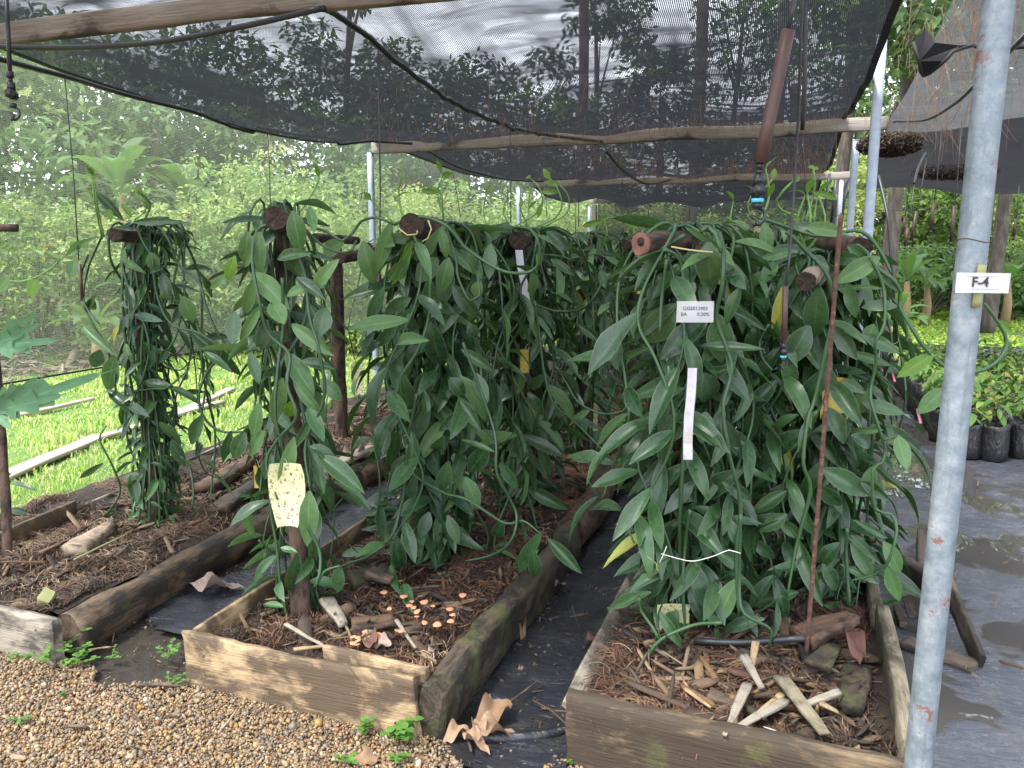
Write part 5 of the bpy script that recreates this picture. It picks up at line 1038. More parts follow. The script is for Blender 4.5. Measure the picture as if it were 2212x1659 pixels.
for root, Y, pts, r in (
    (vF, 2.9, ((1850, 530), (1872, 545), (1895, 580), (1925, 600), (1945, 630), (1943, 662), (1965, 700), (1990, 742), (2025, 780), (2055, 796), (2110, 803), (2155, 780), (2175, 740), (2155, 695), (2127, 655)), .0065),
    (vF, 2.85, ((1880, 555), (1908, 620), (1910, 700), (1890, 740), (1893, 780), (1880, 845), (1885, 880), (1900, 930), (1912, 970), (1905, 1000), (1885, 1015), (1890, 1100), (1925, 1110), (1937, 1145), (1920, 1210), (1890, 1240), (1830, 1256)), .0055),
    (vF, 2.8, ((1700, 500), (1740, 540), (1770, 570), (1790, 600), (1795, 650)), .0075), (vF, 2.95, ((1640, 470), (1700, 490), (1760, 510), (1800, 505), (1860, 500), (1900, 540), (1925, 590)), .006),
    (vF, 2.8, ((1660, 700), (1640, 740), (1650, 780), (1668, 800)), .005), (vF, 2.8, ((1798, 690), (1760, 860), (1745, 905), (1735, 1000), (1750, 1060), (1720, 1180), (1700, 1290)), .0065), (vF, 2.85, ((1830, 1140), (1828, 1200), (1835, 1310)), .006), (vF, 2.8, ((1910, 950), (1938, 942)), .004),
    (vE, 2.64, ((1480, 508), (1450, 525), (1420, 545), (1440, 540), (1468, 560), (1476, 610), (1465, 655), (1480, 720), (1500, 800), (1482, 900), (1475, 1000), (1468, 1150), (1472, 1300)), .007), (vE, 2.62, ((1525, 495), (1550, 500), (1562, 540), (1560, 620), (1548, 690), (1580, 790), (1562, 880), (1575, 980), (1600, 1090), (1590, 1200), (1596, 1330)), .007),
    (vE, 2.6, ((1515, 500), (1530, 490), (1545, 505), (1558, 545)), .0075), (vE, 2.62, ((1440, 560), (1430, 640), (1425, 720)), .006), (vE, 2.55, ((1600, 1110), (1597, 1240), (1600, 1310), (1620, 1335), (1665, 1360), (1660, 1400)), .0055),
    (vE, 2.5, ((1560, 1345), (1500, 1350), (1430, 1380), (1405, 1410), (1398, 1440), (1405, 1480), (1414, 1520)), .0065), (vE, 2.55, ((1380, 1290), (1385, 1320), (1410, 1355), (1425, 1385)), .0055), (vE, 2.6, ((1490, 1100), (1480, 1180), (1475, 1260), (1480, 1360)), .006),
    (vC, 2.7, ((735, 1225), (760, 1215), (800, 1200), (845, 1160), (862, 1110), (875, 1050), (880, 960)), .006), (vC, 2.85, ((850, 485), (890, 470), (930, 472), (970, 492), (1000, 530), (1040, 560), (1080, 583), (1110, 590), (1148, 586), (1166, 562), (1160, 515), (1135, 485)), .0065),
    (vC, 2.85, ((965, 495), (985, 560), (990, 600), (1015, 650), (1035, 640), (1030, 590), (1010, 560)), .005), (vC, 2.8, ((930, 600), (925, 690), (900, 760), (865, 820), (872, 880)), .006), (vC, 2.8, ((1000, 740), (1060, 905), (1072, 960), (1073, 1020), (1100, 1075), (1116, 1110), (1112, 1150), (1095, 1180), (1060, 1200), (1005, 1212)), .006),
    (vC, 2.8, ((900, 850), (880, 1000), (950, 1060), (1010, 1080), (1090, 1130), (1130, 1125), (1170, 1155)), .006), (vD, 3.6, ((1130, 900), (1125, 960), (1110, 1000), (1115, 1040), (1135, 1060), (1150, 1100), (1160, 1140), (1180, 1170)), .0065),
    (vD, 3.55, ((1140, 590), (1125, 620), (1128, 645), (1140, 660), (1120, 700), (1090, 740), (1078, 780), (1080, 820)), .006), (vD, 3.5, ((1155, 650), (1165, 720), (1175, 800), (1195, 870), (1240, 910), (1280, 950), (1320, 990)), .006), (vD, 3.5, ((1200, 790), (1225, 830), (1250, 870), (1300, 893), (1345, 888), (1362, 850), (1340, 830)), .005),
    (vD, 3.7, ((1150, 655), (1200, 672), (1255, 668), (1285, 640), (1300, 610)), .006), (vD, 3.7, ((1280, 985), (1340, 1000), (1380, 1012)), .004),
    (vB, 2.4, ((640, 465), (675, 490), (705, 500), (740, 520), (760, 505), (780, 478), (815, 470), (850, 485)), .005), (vB, 2.4, ((650, 485), (690, 525), (730, 545), (760, 540), (770, 520)), .0045), (vB, 2.3, ((590, 480), (555, 500), (545, 560), (560, 650), (580, 720), (625, 765), (620, 830), (640, 900), (600, 950), (575, 1000), (600, 1080)), .006),
    (vB, 2.3, ((640, 545), (660, 600), (668, 680), (690, 760), (700, 860), (660, 960), (670, 1060)), .0055), (vB, 2.3, ((660, 1130), (690, 1190), (690, 1240), (680, 1270), (700, 1235), (735, 1222)), .0055), (vB, 2.32, ((610, 600), (612, 700), (600, 800), (595, 900), (620, 1000)), .006),
    (vA, 3.0, ((250, 500), (300, 480), (340, 488), (365, 520), (385, 570), (430, 610), (445, 660), (470, 720), (505, 760), (520, 790)), .0055), (vA, 3.0, ((330, 560), (340, 640), (370, 700), (430, 720), (480, 760), (450, 800), (430, 850), (440, 900), (480, 932), (560, 930)), .006), (vA, 3.05, ((220, 510), (190, 580), (180, 650), (200, 700), (235, 760), (230, 830)), .0055),
    (vA, 3.0, ((232, 1110), (260, 1060), (240, 1000), (215, 950), (230, 920)), .005), (vA, 3.0, ((390, 985), (410, 1010), (418, 1060), (415, 1100)), .0055), (vA, 3.0, ((250, 850), (330, 840), (360, 838), (400, 805)), .0045), (vA, 3.0, ((190, 550), (175, 600), (185, 660), (215, 700)), .005), (vA, 3.0, ((310, 480), (325, 440), (300, 415)), .0045)):
    pstem(root, pts, Y, r)
for root, Y, pts, tips in ((vD, 4.0, ((970, 490), (953, 450), (946, 415), (955, 380)), (((955, 380), (975, 375)), ((948, 415), (905, 412)))), (vD, 4.0, ((1110, 490), (1150, 468), (1172, 440), (1165, 405), (1145, 385)), (((1145, 385), (1135, 378)), ((1170, 440), (1160, 470)))),
        (vD, 4.2, ((1160, 490), (1200, 470), (1214, 440), (1203, 405), (1188, 385)), (((1188, 388), (1172, 362)), ((1208, 415), (1165, 412)))), (vD, 4.1, ((1050, 490), (1045, 450), (1050, 420)), (((1050, 420), (1062, 395)),)), (vD, 4.2, ((1180, 488), (1225, 460), (1228, 425), (1210, 400)), (((1210, 400), (1175, 390)),)),
        (vD, 4.4, ((1290, 500), (1300, 478), (1330, 470), (1360, 482)), (((1300, 478), (1250, 490)), ((1340, 470), (1380, 492)))), (vC, 3.0, ((846, 477), (820, 450), (800, 430)), (((800, 430), (790, 418)),)),
        (vF, 3.1, ((1740, 475), (1755, 430), (1760, 400), (1757, 362)), (((1757, 364), (1746, 355)), ((1757, 364), (1770, 362)), ((1757, 416), (1814, 427)))), (vF, 3.1, ((1720, 465), (1690, 455), (1677, 432), (1692, 412), (1712, 392)), (((1712, 392), (1730, 380)),)), (vF, 3.1, ((1660, 470), (1640, 440), (1650, 412), (1670, 385)), (((1670, 385), (1675, 362)),)),
        (vA, 3.0, ((290, 475), (310, 460), (316, 440), (300, 420)), (((302, 422), (295, 405)), ((285, 470), (260, 430)))), (vA, 3.0, ((240, 470), (262, 475)), (((240, 475), (235, 450)),))):
    pstem(root, pts, Y, .0038, 'shoot')
    for b, t_ in tips: pleaf(root, b, t_, 12, Y, 'y', 1)
# pair of leaves on the long loop behind the near pipe
pleaf(vF, (2018, 765), (1936, 815), 28, 2.9, 'y', 0); pleaf(vF, (2045, 838), (1980, 894), 32, 2.9, 'l', 0); pleaf(vF, (2150, 690), (2195, 720), 12, 2.9, 'y', 1)
# leafy twigs entering at the extreme left
tw = thing('vanilla_vine', 'vine tip with drooping leaves entering the view at the left edge', 'vanilla plant', (-2.6, 2.3, 0), 'vanilla vines on their posts')
pstem(tw, ((-20, 598), (30, 608), (70, 602), (110, 580), (128, 560)), 2.6, .0035, 'shoot'); pleaf(tw, (80, 598), (62, 640), 24, 2.6, 'y', 0); pleaf(tw, (128, 560), (98, 540), 8, 2.6, 'y', 0); pleaf(tw, (20, 600), (-10, 630), 24, 2.6, 'l', 0)
pstem(tw, ((-5, 1035), (10, 1060), (18, 1110), (10, 1180)), 2.75, .004); pleaf(tw, (25, 1045), (58, 1042), 10, 2.7, 'd'); pleaf(tw, (22, 1100), (58, 1108), 14, 2.7, 'd'); pleaf(tw, (20, 1170), (66, 1154), 18, 2.7, 'l'); pleaf(tw, (0, 1030), (20, 1020), 14, 2.7, 'd')
post('vine_post', gz(12, 1205, MZ), at(-25, 500, 2.75), .022, 'thin grey stake at the extreme left, mostly outside the picture', [(at(-90, 492, 2.75), at(38, 492, 2.9), .022, 'post', 'cut_dark')])
# papaya leaves
def papaya(c, Y, lobes, lab):
    root = thing('papaya_leaf', lab, 'papaya leaf', at(*c, Y), 'papaya leaves at the left edge')
    for (mid, tip, w_) in lobes:
        B, Mi, T = at(*c, Y), at(*mid, Y-.02), at(*tip, Y-.03); V = []; F = []; UV = []
        n = 34; zz = (CAMP-B).normalized()
        for i in range(n+1):
            t = i/n; p = B*(1-t)**2+Mi*2*t*(1-t)+T*t*t; d = ((Mi-B)*(1-t)+(T-Mi)*t).normalized(); s = d.cross(zz).normalized()
            hw = w_/F_*depth(B)*.55*((.3+.7*math.sin(PI*min(1, t*1.1)))*(1-t**2.2)); saw = .45+1.15*((t*3.4) % 1)**1.5 if t > .2 else .6
            for k in (-1, 0, 1): V.append(p+s*k*hw*(saw if k else 1)+zz*abs(k)*hw*.25-root.location); UV.append((k*.5+.5, t))
        for i in range(n):
            for k in range(2): a = i*3+k; F.append((a, a+1, a+4, a+3))
        put('lobe', mesh('lobe', V, F, M['papaya'], True, None, UV), root)
papaya((-30, 745), 2.5, (((30, 715), (92, 662), 40), ((40, 725), (100, 690), 36), ((50, 742), (142, 733), 44), ((20, 765), (70, 748), 36), ((20, 735), (60, 715), 40)), 'upper grey-green papaya leaf reaching in from the left edge')
papaya((-20, 890), 2.4, (((60, 860), (265, 792), 58), ((40, 850), (92, 806), 46), ((70, 870), (152, 848), 50), ((10, 870), (8, 825), 36), ((0, 905), (30, 930), 44), ((50, 845), (110, 818), 36)), 'lower deeply cut papaya leaf with white specks at the left edge')
# ------------------------------------------------------------------ tags, traps and strings on the vines
def trap(p, w_, h_, mat, lab, up=(0, 0, 1), rt=None, bend=.08, taper=None, grp='yellow sticky traps'):
    rt = rt or Vector((Rv.x, Rv.y, 0)); r = thing('sticky_trap', lab, 'sticky trap', p, grp)
    card('card', p, rt, up, w_, h_, mat, r, bend, outline=taper)
    mb = MB(); u = Vector(up).normalized(); mb.add(*tube([p+u*h_*.5+rt*-.01, p+u*(h_*.5+.03), p+u*h_*.5+rt*.01], .0008, 4)); mb.build('wire', M['string'], r)
def px(w, p): return w/F_*depth(p)
p = at(622, 1068, 2.30); trap(p, px(78, p), px(140, p), M['yellow'], 'large pale yellow sticky card speckled with insects on the second post', (-.08, 0, 1), taper=lambda v: .56+.46*math.sin(PI/2*min(1, v*1.5))-.16*max(0, v-.8)*5, bend=.16)
p = at(772, 820, 4.6); trap(p, px(26, p), px(66, p), M['yellow'], 'small pale yellow trap seen at the left of the middle foliage', (-.15, 0, 1))
p = at(1133, 780, 3.75); trap(p, px(18, p), px(52, p), M['yellow2'], 'bright yellow strip hanging deep among the dark leaves of the middle bed', (.2, 0, 1))
p = at(1285, 900, 4.3); trap(p, px(12, p), px(62, p), M['yellow'], 'narrow yellowish strip low between the middle and right beds')
p = at(1452, 1360, 2.70); trap(p, px(70, p), px(120, p), M['yellow'], 'speckled yellow card standing on the mulch at the foot of the right front post', (.05, 0, 1))
p = at(1802, 860, 3.08); trap(p, px(60, p), px(90, p), M['yellow2'], 'yellow trap half hidden behind the rusty rod', (.0, 0, 1))
p = at(1383, 624, 4.4); trap(p, px(14, p), px(22, p), M['yellow2'], 'tiny yellow trap corner under the pink-ended log')
p = at(556, 1030, 3.0); trap(p, px(14, p), px(50, p), M['yellow2'], 'orange-yellow card edge behind the big pale yellow card')
def tape(pts, w_, Y, lab, tail=None):
    P = [at(*q, Y) for q in pts]; r = thing('hanging_tag', lab, 'tag', P[0], 'white hanging tags'); V = []; F = []
    for p in P:
        h = px(w_, p)/2; V += [p-Rv*h, p+Rv*h, p+Rv*h+Fv*.0008, p-Rv*h+Fv*.0008]
    for i in range(len(P)-1):
        for k in range(4): F.append((i*4+k, i*4+(k+1) % 4, i*4+4+(k+1) % 4, i*4+4+k))
    F += [(3, 2, 1, 0), tuple((len(P)-1)*4+k for k in range(4))]
    put('strip', mesh('strip', [v-r.location for v in V], F, M['tape'], False), r)
    if tail:
        a, b = at(*tail[0], Y-.002), at(*tail[1], Y-.002); h = px(w_, a)/2; V = [a-Rv*h-r.location, a+Rv*h-r.location, b+Rv*h-r.location, b-Rv*h-r.location]
        put('grey_print', mesh('grey_print', V, [(0, 1, 2, 3)], M['print'], False), r)
tape(((1496, 795), (1493, 850), (1488, 900), (1486, 950), (1486, 993)), 20, 2.40, 'long white tag strip with a grey printed band hanging on the right front post', ((1486, 932), (1486, 957)))
tape(((1121, 540), (1124, 570), (1132, 610), (1137, 650)), 16, 3.62, 'white tag strip hanging under the round log end in the middle', ((1135, 635), (1137, 652)))
p = at(1502, 672, 2.44); r = thing('plant_label', 'small white printed plant label under a clear sleeve on the right front post', 'label', p, 'plant labels')
rt = Vector((Rv.x, Rv.y, 0)); card('card', p, rt, (0, 0, 1), px(60, p), px(27, p), M['card'], r, 0); card('sleeve', p+Vector((0, -.003, -.002)), rt, (0, 0, 1), px(80, p), px(46, p), M['sleeve'], r, 0)
flat_text('GG5012903', px(11, p), facing(p+Vector((.0, -.0035, px(5.5, p))), rt, (0, 0, 1)), M['ink'], r, 'lettering', .0002); flat_text('BA       0.20%', px(11, p), facing(p+Vector((.0, -.0035, -px(7, p))), rt, (0, 0, 1)), M['ink'], r, 'lettering', .0002)
for q, w2, h2, Y, up, lab in (((1646, 610), 38, 34, 3.4, (.3, 0, 1), 'blank white card among the leaves left of the thin tube'), ((1500, 912+20), 12, 14, 2.7, (0, 0, 1), 'tiny white paper behind the white strip')):
    p = at(*q, Y); o = card('paper_card', p, rt, up, px(w2, p), px(h2, p), M['tape'], None, .02); tag(o, lab, 'card')
for pts, Y, lab in ((((1428, 1196), (1470, 1208), (1500, 1212), (1545, 1200), (1575, 1188), (1600, 1195)), 2.45, 'white string tied across the lower vine stems of the right bed'), (((1440, 1180), (1432, 1200), (1425, 1215)), 2.45, 'short knotted end of white string')):
    o = put('string', mesh('string', *tube(smooth_path([at(a, b, Y) for a, b in pts], .02), .0014, 5), M['string'])); tag(o, lab, 'string')
for cpts, Y in ((((862, 494), (880, 508), (900, 506), (902, 498)), 2.78), (((925, 476), (932, 495), (924, 515), (912, 522)), 2.8), (((1450, 533), (1490, 540), (1540, 545)), 2.6)):
    o = add_stem(vC if Y > 2.7 else vE, [at(a, b, Y) for a, b in cpts], .0028, 'root', 'clinging_root')
# ------------------------------------------------------------------ things on the ground
def dry_leaf(b, t_, w_, z, mat, lab, curl=.8, fold=.5, name='dead_leaf', grp='fallen leaves', cat='dead leaf'):
    B, T = gz(*b, z), gz(*t_, z+.01); L = (T-B).length; me = leaf_mesh(name, M[mat], curl, fold*.5, 14, 'vanilla', .8, 1.6, .4)
    o = bpy.data.objects.new(name, me); COL.objects.link(o); o.matrix_basis = leaf_matrix(B+Vector((0, 0, .01)), T+Vector((0, 0, .012)), Vector((rnd.uniform(-.2, .2), rnd.uniform(-.3, .1), 1)), min(.7, w_/F_*depth(B)/L*1.5)*.65); tag(o, lab, cat, grp)
for a in (((738, 1265+0), (745, 1266), 5, 'x'),): pass
dry_leaf((408, 1265), (530, 1255), 40, .06, 'dry_pink', 'large pinkish grey fallen leaf lying on the mat in the left aisle', .3, .1)
dry_leaf((1105, 1525), (1012, 1562), 34, .06, 'dry', 'curled tan leaf on the middle mat, uppermost of the four near the gravel', .7, .6)
dry_leaf((1020, 1580), (1130, 1572), 40, .055, 'dry', 'broad tan leaf lying across the rolled mat hem', .6, .6)
dry_leaf((1000, 1585), (1058, 1618), 24, .05, 'dry', 'narrow tan leaf pointing down onto the gravel', .5, .5)
dry_leaf((1035, 1560), (1032, 1595), 22, .06, 'dry', 'small upright folded tan leaf between its neighbours', .5, .7)
dry_leaf((1012, 1580), (945, 1592), 20, .05, 'dry', 'crumpled brown leaf at the foot of the mossy slab', .9, .9)
dry_leaf((1085, 1520), (1045, 1530), 30, .04, 'dry_pink', 'pale pinkish leaf stuck flat on the wet middle mat', .1, .1)
dry_leaf((1265, 1390), (1325, 1365), 30, .045, 'dry_red', 'red-brown veined leaf on the middle mat close to the right bed', .3, .1)
dry_leaf((1130, 1342), (1127, 1375), 10, .05, 'dry', 'small curled orange-tan leaf on the middle mat', .8, .9)
dry_leaf((1190, 1266), (1225, 1262), 12, .05, 'dry_pink', 'brownish leaf scrap higher on the middle mat', .3, .3)
dry_leaf((1835, 1362), (1858, 1420), 30, .22, 'dry_red', 'red-brown leaf standing against the right edge board', .3, .1)
dry_leaf((1900, 1360), (1930, 1345), 36, .05, 'dry_red', 'tattered brown leaf on the wet sheet right of the right bed', .1, .1)
dry_leaf((490, 1435-0), (545, 1412), 14, .04, 'dry', 'orange-brown curled leaf lying on the gravel', .7, .8)
dry_leaf((815, 1650), (762, 1640), 36, .03, 'dry', 'reddish tan leaf at the bottom edge on the gravel', .2, .2)
dry_leaf((1848, 1648), (1830, 1610), 20, .2, 'dry', 'orange curled leaf at the bottom of the right bed', .6, .8)
dry_leaf((1555, 975+0), (1560, 977), 5, .2, 'dry', 'tiny dry leaf scrap in the right bed', .3, .3)
dry_leaf((1130+0, 1445), (1120, 1450), 6, .05, 'dry', 'tiny dry scrap beside the small curled leaf', .3, .3)
dry_leaf((845, 1400), (800, 1385), 20, .2, 'dry_pink', 'crumpled greyish leaf behind the right end of the tan board', .7, .8)
dry_leaf((800, 1405), (795, 1365), 24, .2, 'dry_red', 'pointed brown leaf standing at the board in the middle bed', .4, .6)
dry_leaf((925, 1415), (950, 1400), 18, .2, 'dry_pink', 'pale twisted leaf at the corner of the mossy slab', .7, .8)
dry_leaf((590, 1190+0), (620, 1175), 24, .05, 'dry_pink', 'mauve-grey leaf on the left aisle mat behind the yellow card', .3, .2)
dry_leaf((740, 988), (800, 965), 24, .2, 'dry_pink', 'white-grey shrivelled leaf on the left log beyond the second post', .8, .8)
dry_leaf((200, 465), (250, 475), 14, 0, 'dry', 'x') if False else None
def twig(b, t_, r, z, mat, lab):
    p, q = gz(*b, z), gz(*t_, z+.01); o = put('twig', mesh('twig', *tube(smooth_path([p, p.lerp(q, .4)+Vector((.01, 0, .006)), q], .03), r, 5), M[mat])); tag(o, lab, 'twig', 'twigs on the ground')
twig((478, 1530-50), (515, 1385+50), .004, .035, 'plank_grey', 'grey straight twig on the gravel left of the orange-brown leaf') if False else None
twig((473, 1580), (515, 1527), .0035, .035, 'plank_grey', 'grey twig lying on the gravel below the tan board')
twig((400, 1482), (296, 1480), .008, .03, 'log_dark', 'black rotten stick on the soil left of the tan board')
twig((400, 1495), (365, 1502), .006, .03, 'log_dark', 'short dark stick beside the black rotten stick')
twig((190, 1573), (150, 1568), .006, .035, 'log_dark', 'dark sliver on the gravel at the lower left')
twig((250, 1398), (190, 1404), .004, .03, 'plank_tan', 'reddish twig on the soil in front of the left aisle mat')
twig((1160, 1470), (1080, 1530), .002, .05, 'plank_tan', 'thin brown twig crossing the middle mat')
twig((1150, 1512), (1240, 1580), .0018, .05, 'plank_tan', 'fine reddish twig on the lower middle mat')
twig((1210, 1260), (1252, 1360), .002, .05, 'log_dark', 'dark wiry twig on the upper middle mat')
twig((1650, 1570), (1695, 1600), .0015, .2, 'string', 'pale root thread on the front slab of the right bed')
# weeds on the gravel
def weed(c, n, h, lab, spread=.05, lw=.018, z=.03):
    base = gz(*c, z); r = thing('weed', lab, 'weed', base, 'small weeds at the edge of the gravel'); 
    for k in range(n):
        a = rnd.uniform(0, 2*PI); R_ = rnd.uniform(.2, 1)*spread; tip = base+Vector((math.cos(a)*R_, math.sin(a)*R_, h*rnd.uniform(.5, 1))); V, F = tube([Vector((0, 0, 0)), (tip-base)*.5+Vector((0, 0, h*.15)), tip-base], .0009, 4, False); put('stem', mesh('stem', V, F, M['shoot']), r)
        for j in range(4):
            q = base.lerp(tip, 1-(j//2)*.35); b2 = a+j*PI+.6*(j//2); s = lw*rnd.uniform(.7, 1.2)
            o = bpy.data.objects.new('leaf', WL); COL.objects.link(o); o.parent = r; o.matrix_basis = leaf_matrix(q-base, q-base+Vector((math.cos(b2)*s, math.sin(b2)*s, .3*s)), Vector((0, 0, 1)), .7)
WL = leaf_mesh('weed_leaf', M['weedleaf'], .3, .2, 5, 'round', 0, .2, .26)
weed((112, 1425), 16, .09, 'largest round-leaved weed clump at the corner of the left front board', .13, .022); weed((160, 1440), 9, .05, 'low sprawling weed right of the largest weed clump', .09, .02); weed((245, 1345), 4, .05, 'small pale weed against the left round log', .03, .022)
weed((360, 1425), 7, .05, 'weed cluster on the soil left of the tan board', .07, .018); weed((365, 1485), 5, .03, 'low creeping weed below the cluster beside the tan board', .06, .014); weed((240, 1425), 5, .03, 'feathery weed between gravel and soil', .06, .012)
weed((860, 1600), 9, .07, 'heart-leaved weed at the right end of the tan board', .06, .03); weed((785, 1592), 4, .05, 'small weed left of the heart-leaved one', .035, .022); weed((860, 1648), 4, .03, 'weed at the bottom edge under the heart-leaved one', .035, .02); weed((755, 1650), 3, .03, 'tiny weed beside the reddish leaf at the bottom', .03, .02)
weed((1235, 1650), 2, .02, 'single sprig left of the right front slab', .02, .016); weed((45, 1562), 4, .03, 'tiny weed on the gravel at the far lower left', .03, .014); weed((140, 1505), 3, .02, 'pale sprig in the middle of the gravel at left', .02, .012); weed((1200, 1160), 4, .03, 'seedling weed at the edge of the middle log', .03, .016); weed((1228, 1195), 4, .02, 'star-shaped weed on the middle mat', .03, .02); weed((1335, 1205), 6, .03, 'grass-like weed growing through the middle mat', .06, .016); weed((1175, 1252), 3, .02, 'tiny weed at the foot of the mossy slab', .02, .014)
# mushrooms
def mush():
    V = []; F = []; n = 10
    prof = ((0, .0), (.0022, 0), (.0018, .010), (.0035, .011), (.011, .0145), (.0105, .0165), (.006, .0175), (0, .0155))
    for r_, z in prof:
        for k in range(n): a = 2*PI*k/n; rr_ = r_*(1+.12*math.sin(a*3)); V.append((math.cos(a)*rr_, math.sin(a)*rr_, z))
    for i in range(len(prof)-1):
        for k in range(n): F.append((i*n+k, i*n+(k+1) % n, (i+1)*n+(k+1) % n, (i+1)*n+k))
    return mesh('mushroom', V, F, M['mushroom'])
mm = mush(); spots = [(890, 1306), (895, 1320), (872, 1300), (918, 1312), (935, 1316), (905, 1330), (865, 1262), (972, 1327), (979, 1337), (974, 1352), (945, 1360), (915, 1352), (882, 1290), (830, 1290), (842, 1320), (765, 1385), (772, 1388), (778, 1395), (790, 1372), (818, 1383), (822, 1392), (855, 1370), (868, 1374), (884, 1318), (900, 1340), (762, 1400), (773, 1402), (1000, 1296), (815, 1386)]
MORD = 'first second third fourth fifth sixth seventh eighth ninth tenth eleventh twelfth thirteenth fourteenth fifteenth sixteenth seventeenth eighteenth nineteenth twentieth twenty-first twenty-second twenty-third twenty-fourth twenty-fifth twenty-sixth twenty-seventh twenty-eighth twenty-ninth'.split()
for i, (x, y) in enumerate(spots):
    o = bpy.data.objects.new('mushroom', mm); COL.objects.link(o); s = rnd.uniform(.8, 1.5); p = gz(x, y, MZ+.045); o.matrix_basis = Matrix.Translation(p) @ Matrix.Rotation(rnd.uniform(0, 6), 4, 'Z') @ Matrix.Rotation(rnd.uniform(-.4, .4), 4, 'X') @ Matrix.Scale(s, 4)
    tag(o, 'small orange mushroom on the middle bed, '+MORD[sorted(spots).index((x, y))]+' from the left', 'mushroom', 'orange mushrooms in the middle bed')
# broken wooden frame
fr = thing('wooden_frame', 'broken dark wooden trestle lying on the wet sheet behind the near pipe', 'wooden frame', gz(1990, 1350, .04))
for nm, a, za, b, zb_, w_, h_, sd_ in (('board', (1885, 1178), .12, (2010, 1262), .16, .05, .075, 1), ('board', (2020, 1200), .26, (2118, 1435), .05, .022, .09, 2), ('board', (1952, 1385), .045, (2108, 1440), .045, .09, .022, 3), ('post_stub', (2000, 1262), .06, (1998, 1150), .22, .07, .05, 4), ('post_stub', (1966, 1280), .17, (1980, 1330), .08, .06, .05, 5), ('board', (2060, 1240), .16, (1990, 1380), .05, .03, .05, 6), ('board', (1935, 1310), .05, (1950, 1350), .05, .03, .02, 7)):
    p, q = gz(*a, za), gz(*b, zb_); piece(nm, p, q, rect(w_, h_, 3), M['broken_wood'], fr, 14, .006, sd_, .006, up=(0, 0, 1) if abs((q-p).normalized().z) < .9 else (0, 1, 0))
# ------------------------------------------------------------------ nursery bags with seedlings
def bag_mesh(seed):
    n = 16; V = []; F = []; R_ = random.Random(seed)
    for z, r_ in ((0, .082), (.01, .092), (.08, .097), (.16, .093), (.22, .092), (.262, .094), (.262, .090), (.225, .088)):
        for k in range(n): a = 2*PI*k/n; w_ = 1+.05*math.sin(a*3+seed)+.03*math.sin(a*7+z*20+seed); V.append((math.cos(a)*r_*w_, math.sin(a)*r_*w_, z+(.014*math.sin(a*2+seed*2)+.006*math.sin(a*6) if z > .23 else 0)))
    for i in range(7):
        for k in range(n): F.append((i*n+k, i*n+(k+1) % n, (i+1)*n+(k+1) % n, (i+1)*n+k))
    F.append(tuple(range(n-1, -1, -1))); return mesh('bag', V, F, M['bag'])
bags = [bag_mesh(k) for k in range(4)]
sV = [(math.cos(2*PI*k/12)*.088, math.sin(2*PI*k/12)*.088, .222+.006*math.sin(k*2)) for k in range(12)]+[(0, 0, .238)]; soilm = mesh('soil', sV, [(k, (k+1) % 12, 12) for k in range(12)], M['mulch'])
SLm = [leaf_mesh('seedling_leaf', M[m_], .5, .25, 6, 'leaf', .2, .4, .26) for m_ in ('seedling_leaf', 'seedling_leaf', 'weedleaf', 'seedling_red')]
def make_seedling(seed, lab):
    R_ = random.Random(seed); r = thing('potted_seedling', lab, 'potted plant', (0, 0, 0), 'seedlings in black polybags')
    b = put('bag', bags[seed % 4], r); put('soil', soilm, r); h = R_.uniform(.12, .24); P = [Vector((0, 0, .22)), Vector((R_.uniform(-.02, .02), R_.uniform(-.02, .02), .22+h*.5)), Vector((R_.uniform(-.04, .04), R_.uniform(-.04, .04), .22+h))]
    put('stem', mesh('stem', *tube(P, .003, 5), M['trunk']), r)
    for k in range(R_.randint(9, 13)):
        t = R_.uniform(.35, 1); q = P[0].lerp(P[2], t); a = k*2.4+R_.random(); L = R_.uniform(.08, .15); d = Vector((math.cos(a), math.sin(a), R_.uniform(-.9, .3))).normalized()
        o = bpy.data.objects.new('leaf', SLm[R_.choice((0, 0, 0, 1, 2, 3)) if t > .8 else R_.choice((0, 1, 2))]); COL.objects.link(o); o.parent = r; o.matrix_basis = leaf_matrix(q, q+d*L, Vector((0, 0, 1))+d*.2, R_.uniform(.3, .42))
    return r
def copy_tree(o, parent=None):
    c = o.copy(); COL.objects.link(c)
    if parent: c.parent = parent
    for ch in o.children: copy_tree(ch, c)
    return c
protos = [make_seedling(k, 'black polybag with a leafy cocoa seedling, standing in the nursery block') for k in range(6)]
pos = []
y = 6.35
for row in range(36):
    yy = 6.45+row*.205
    x_in = 1.2 if yy > 6.8 else 1.42; xm = 1.35+(yy*.36) 
    k = 0; x = x_in
    while x < min(xm+.2, 5.2) and k < 14:
        if not (9.4 < yy < 9.75 or (yy > 10.6 and 1.5 < x < 2.25) or (11.5 < yy < 12.2)): pos.append((x+rnd.uniform(-.02, .02), yy+rnd.uniform(-.02, .02)))
        x += .205; k += 1
pos = [q for q in pos if inview(q[0], q[1], .03) or q[1] < 8]
pos.sort(key=lambda q: q[1]); pos = pos[:190]
first = [(gz(2142, 1004).x, gz(2142, 1004).y), (gz(2068, 985).x+.02, 6.32)]
ORD = 'first second third fourth fifth sixth seventh eighth ninth tenth eleventh twelfth thirteenth fourteenth fifteenth sixteenth seventeenth eighteenth nineteenth twentieth'.split()
ORD += ['twenty-'+q for q in ORD[:9]]+['thirtieth']+['thirty-'+q for q in ORD[:6]]
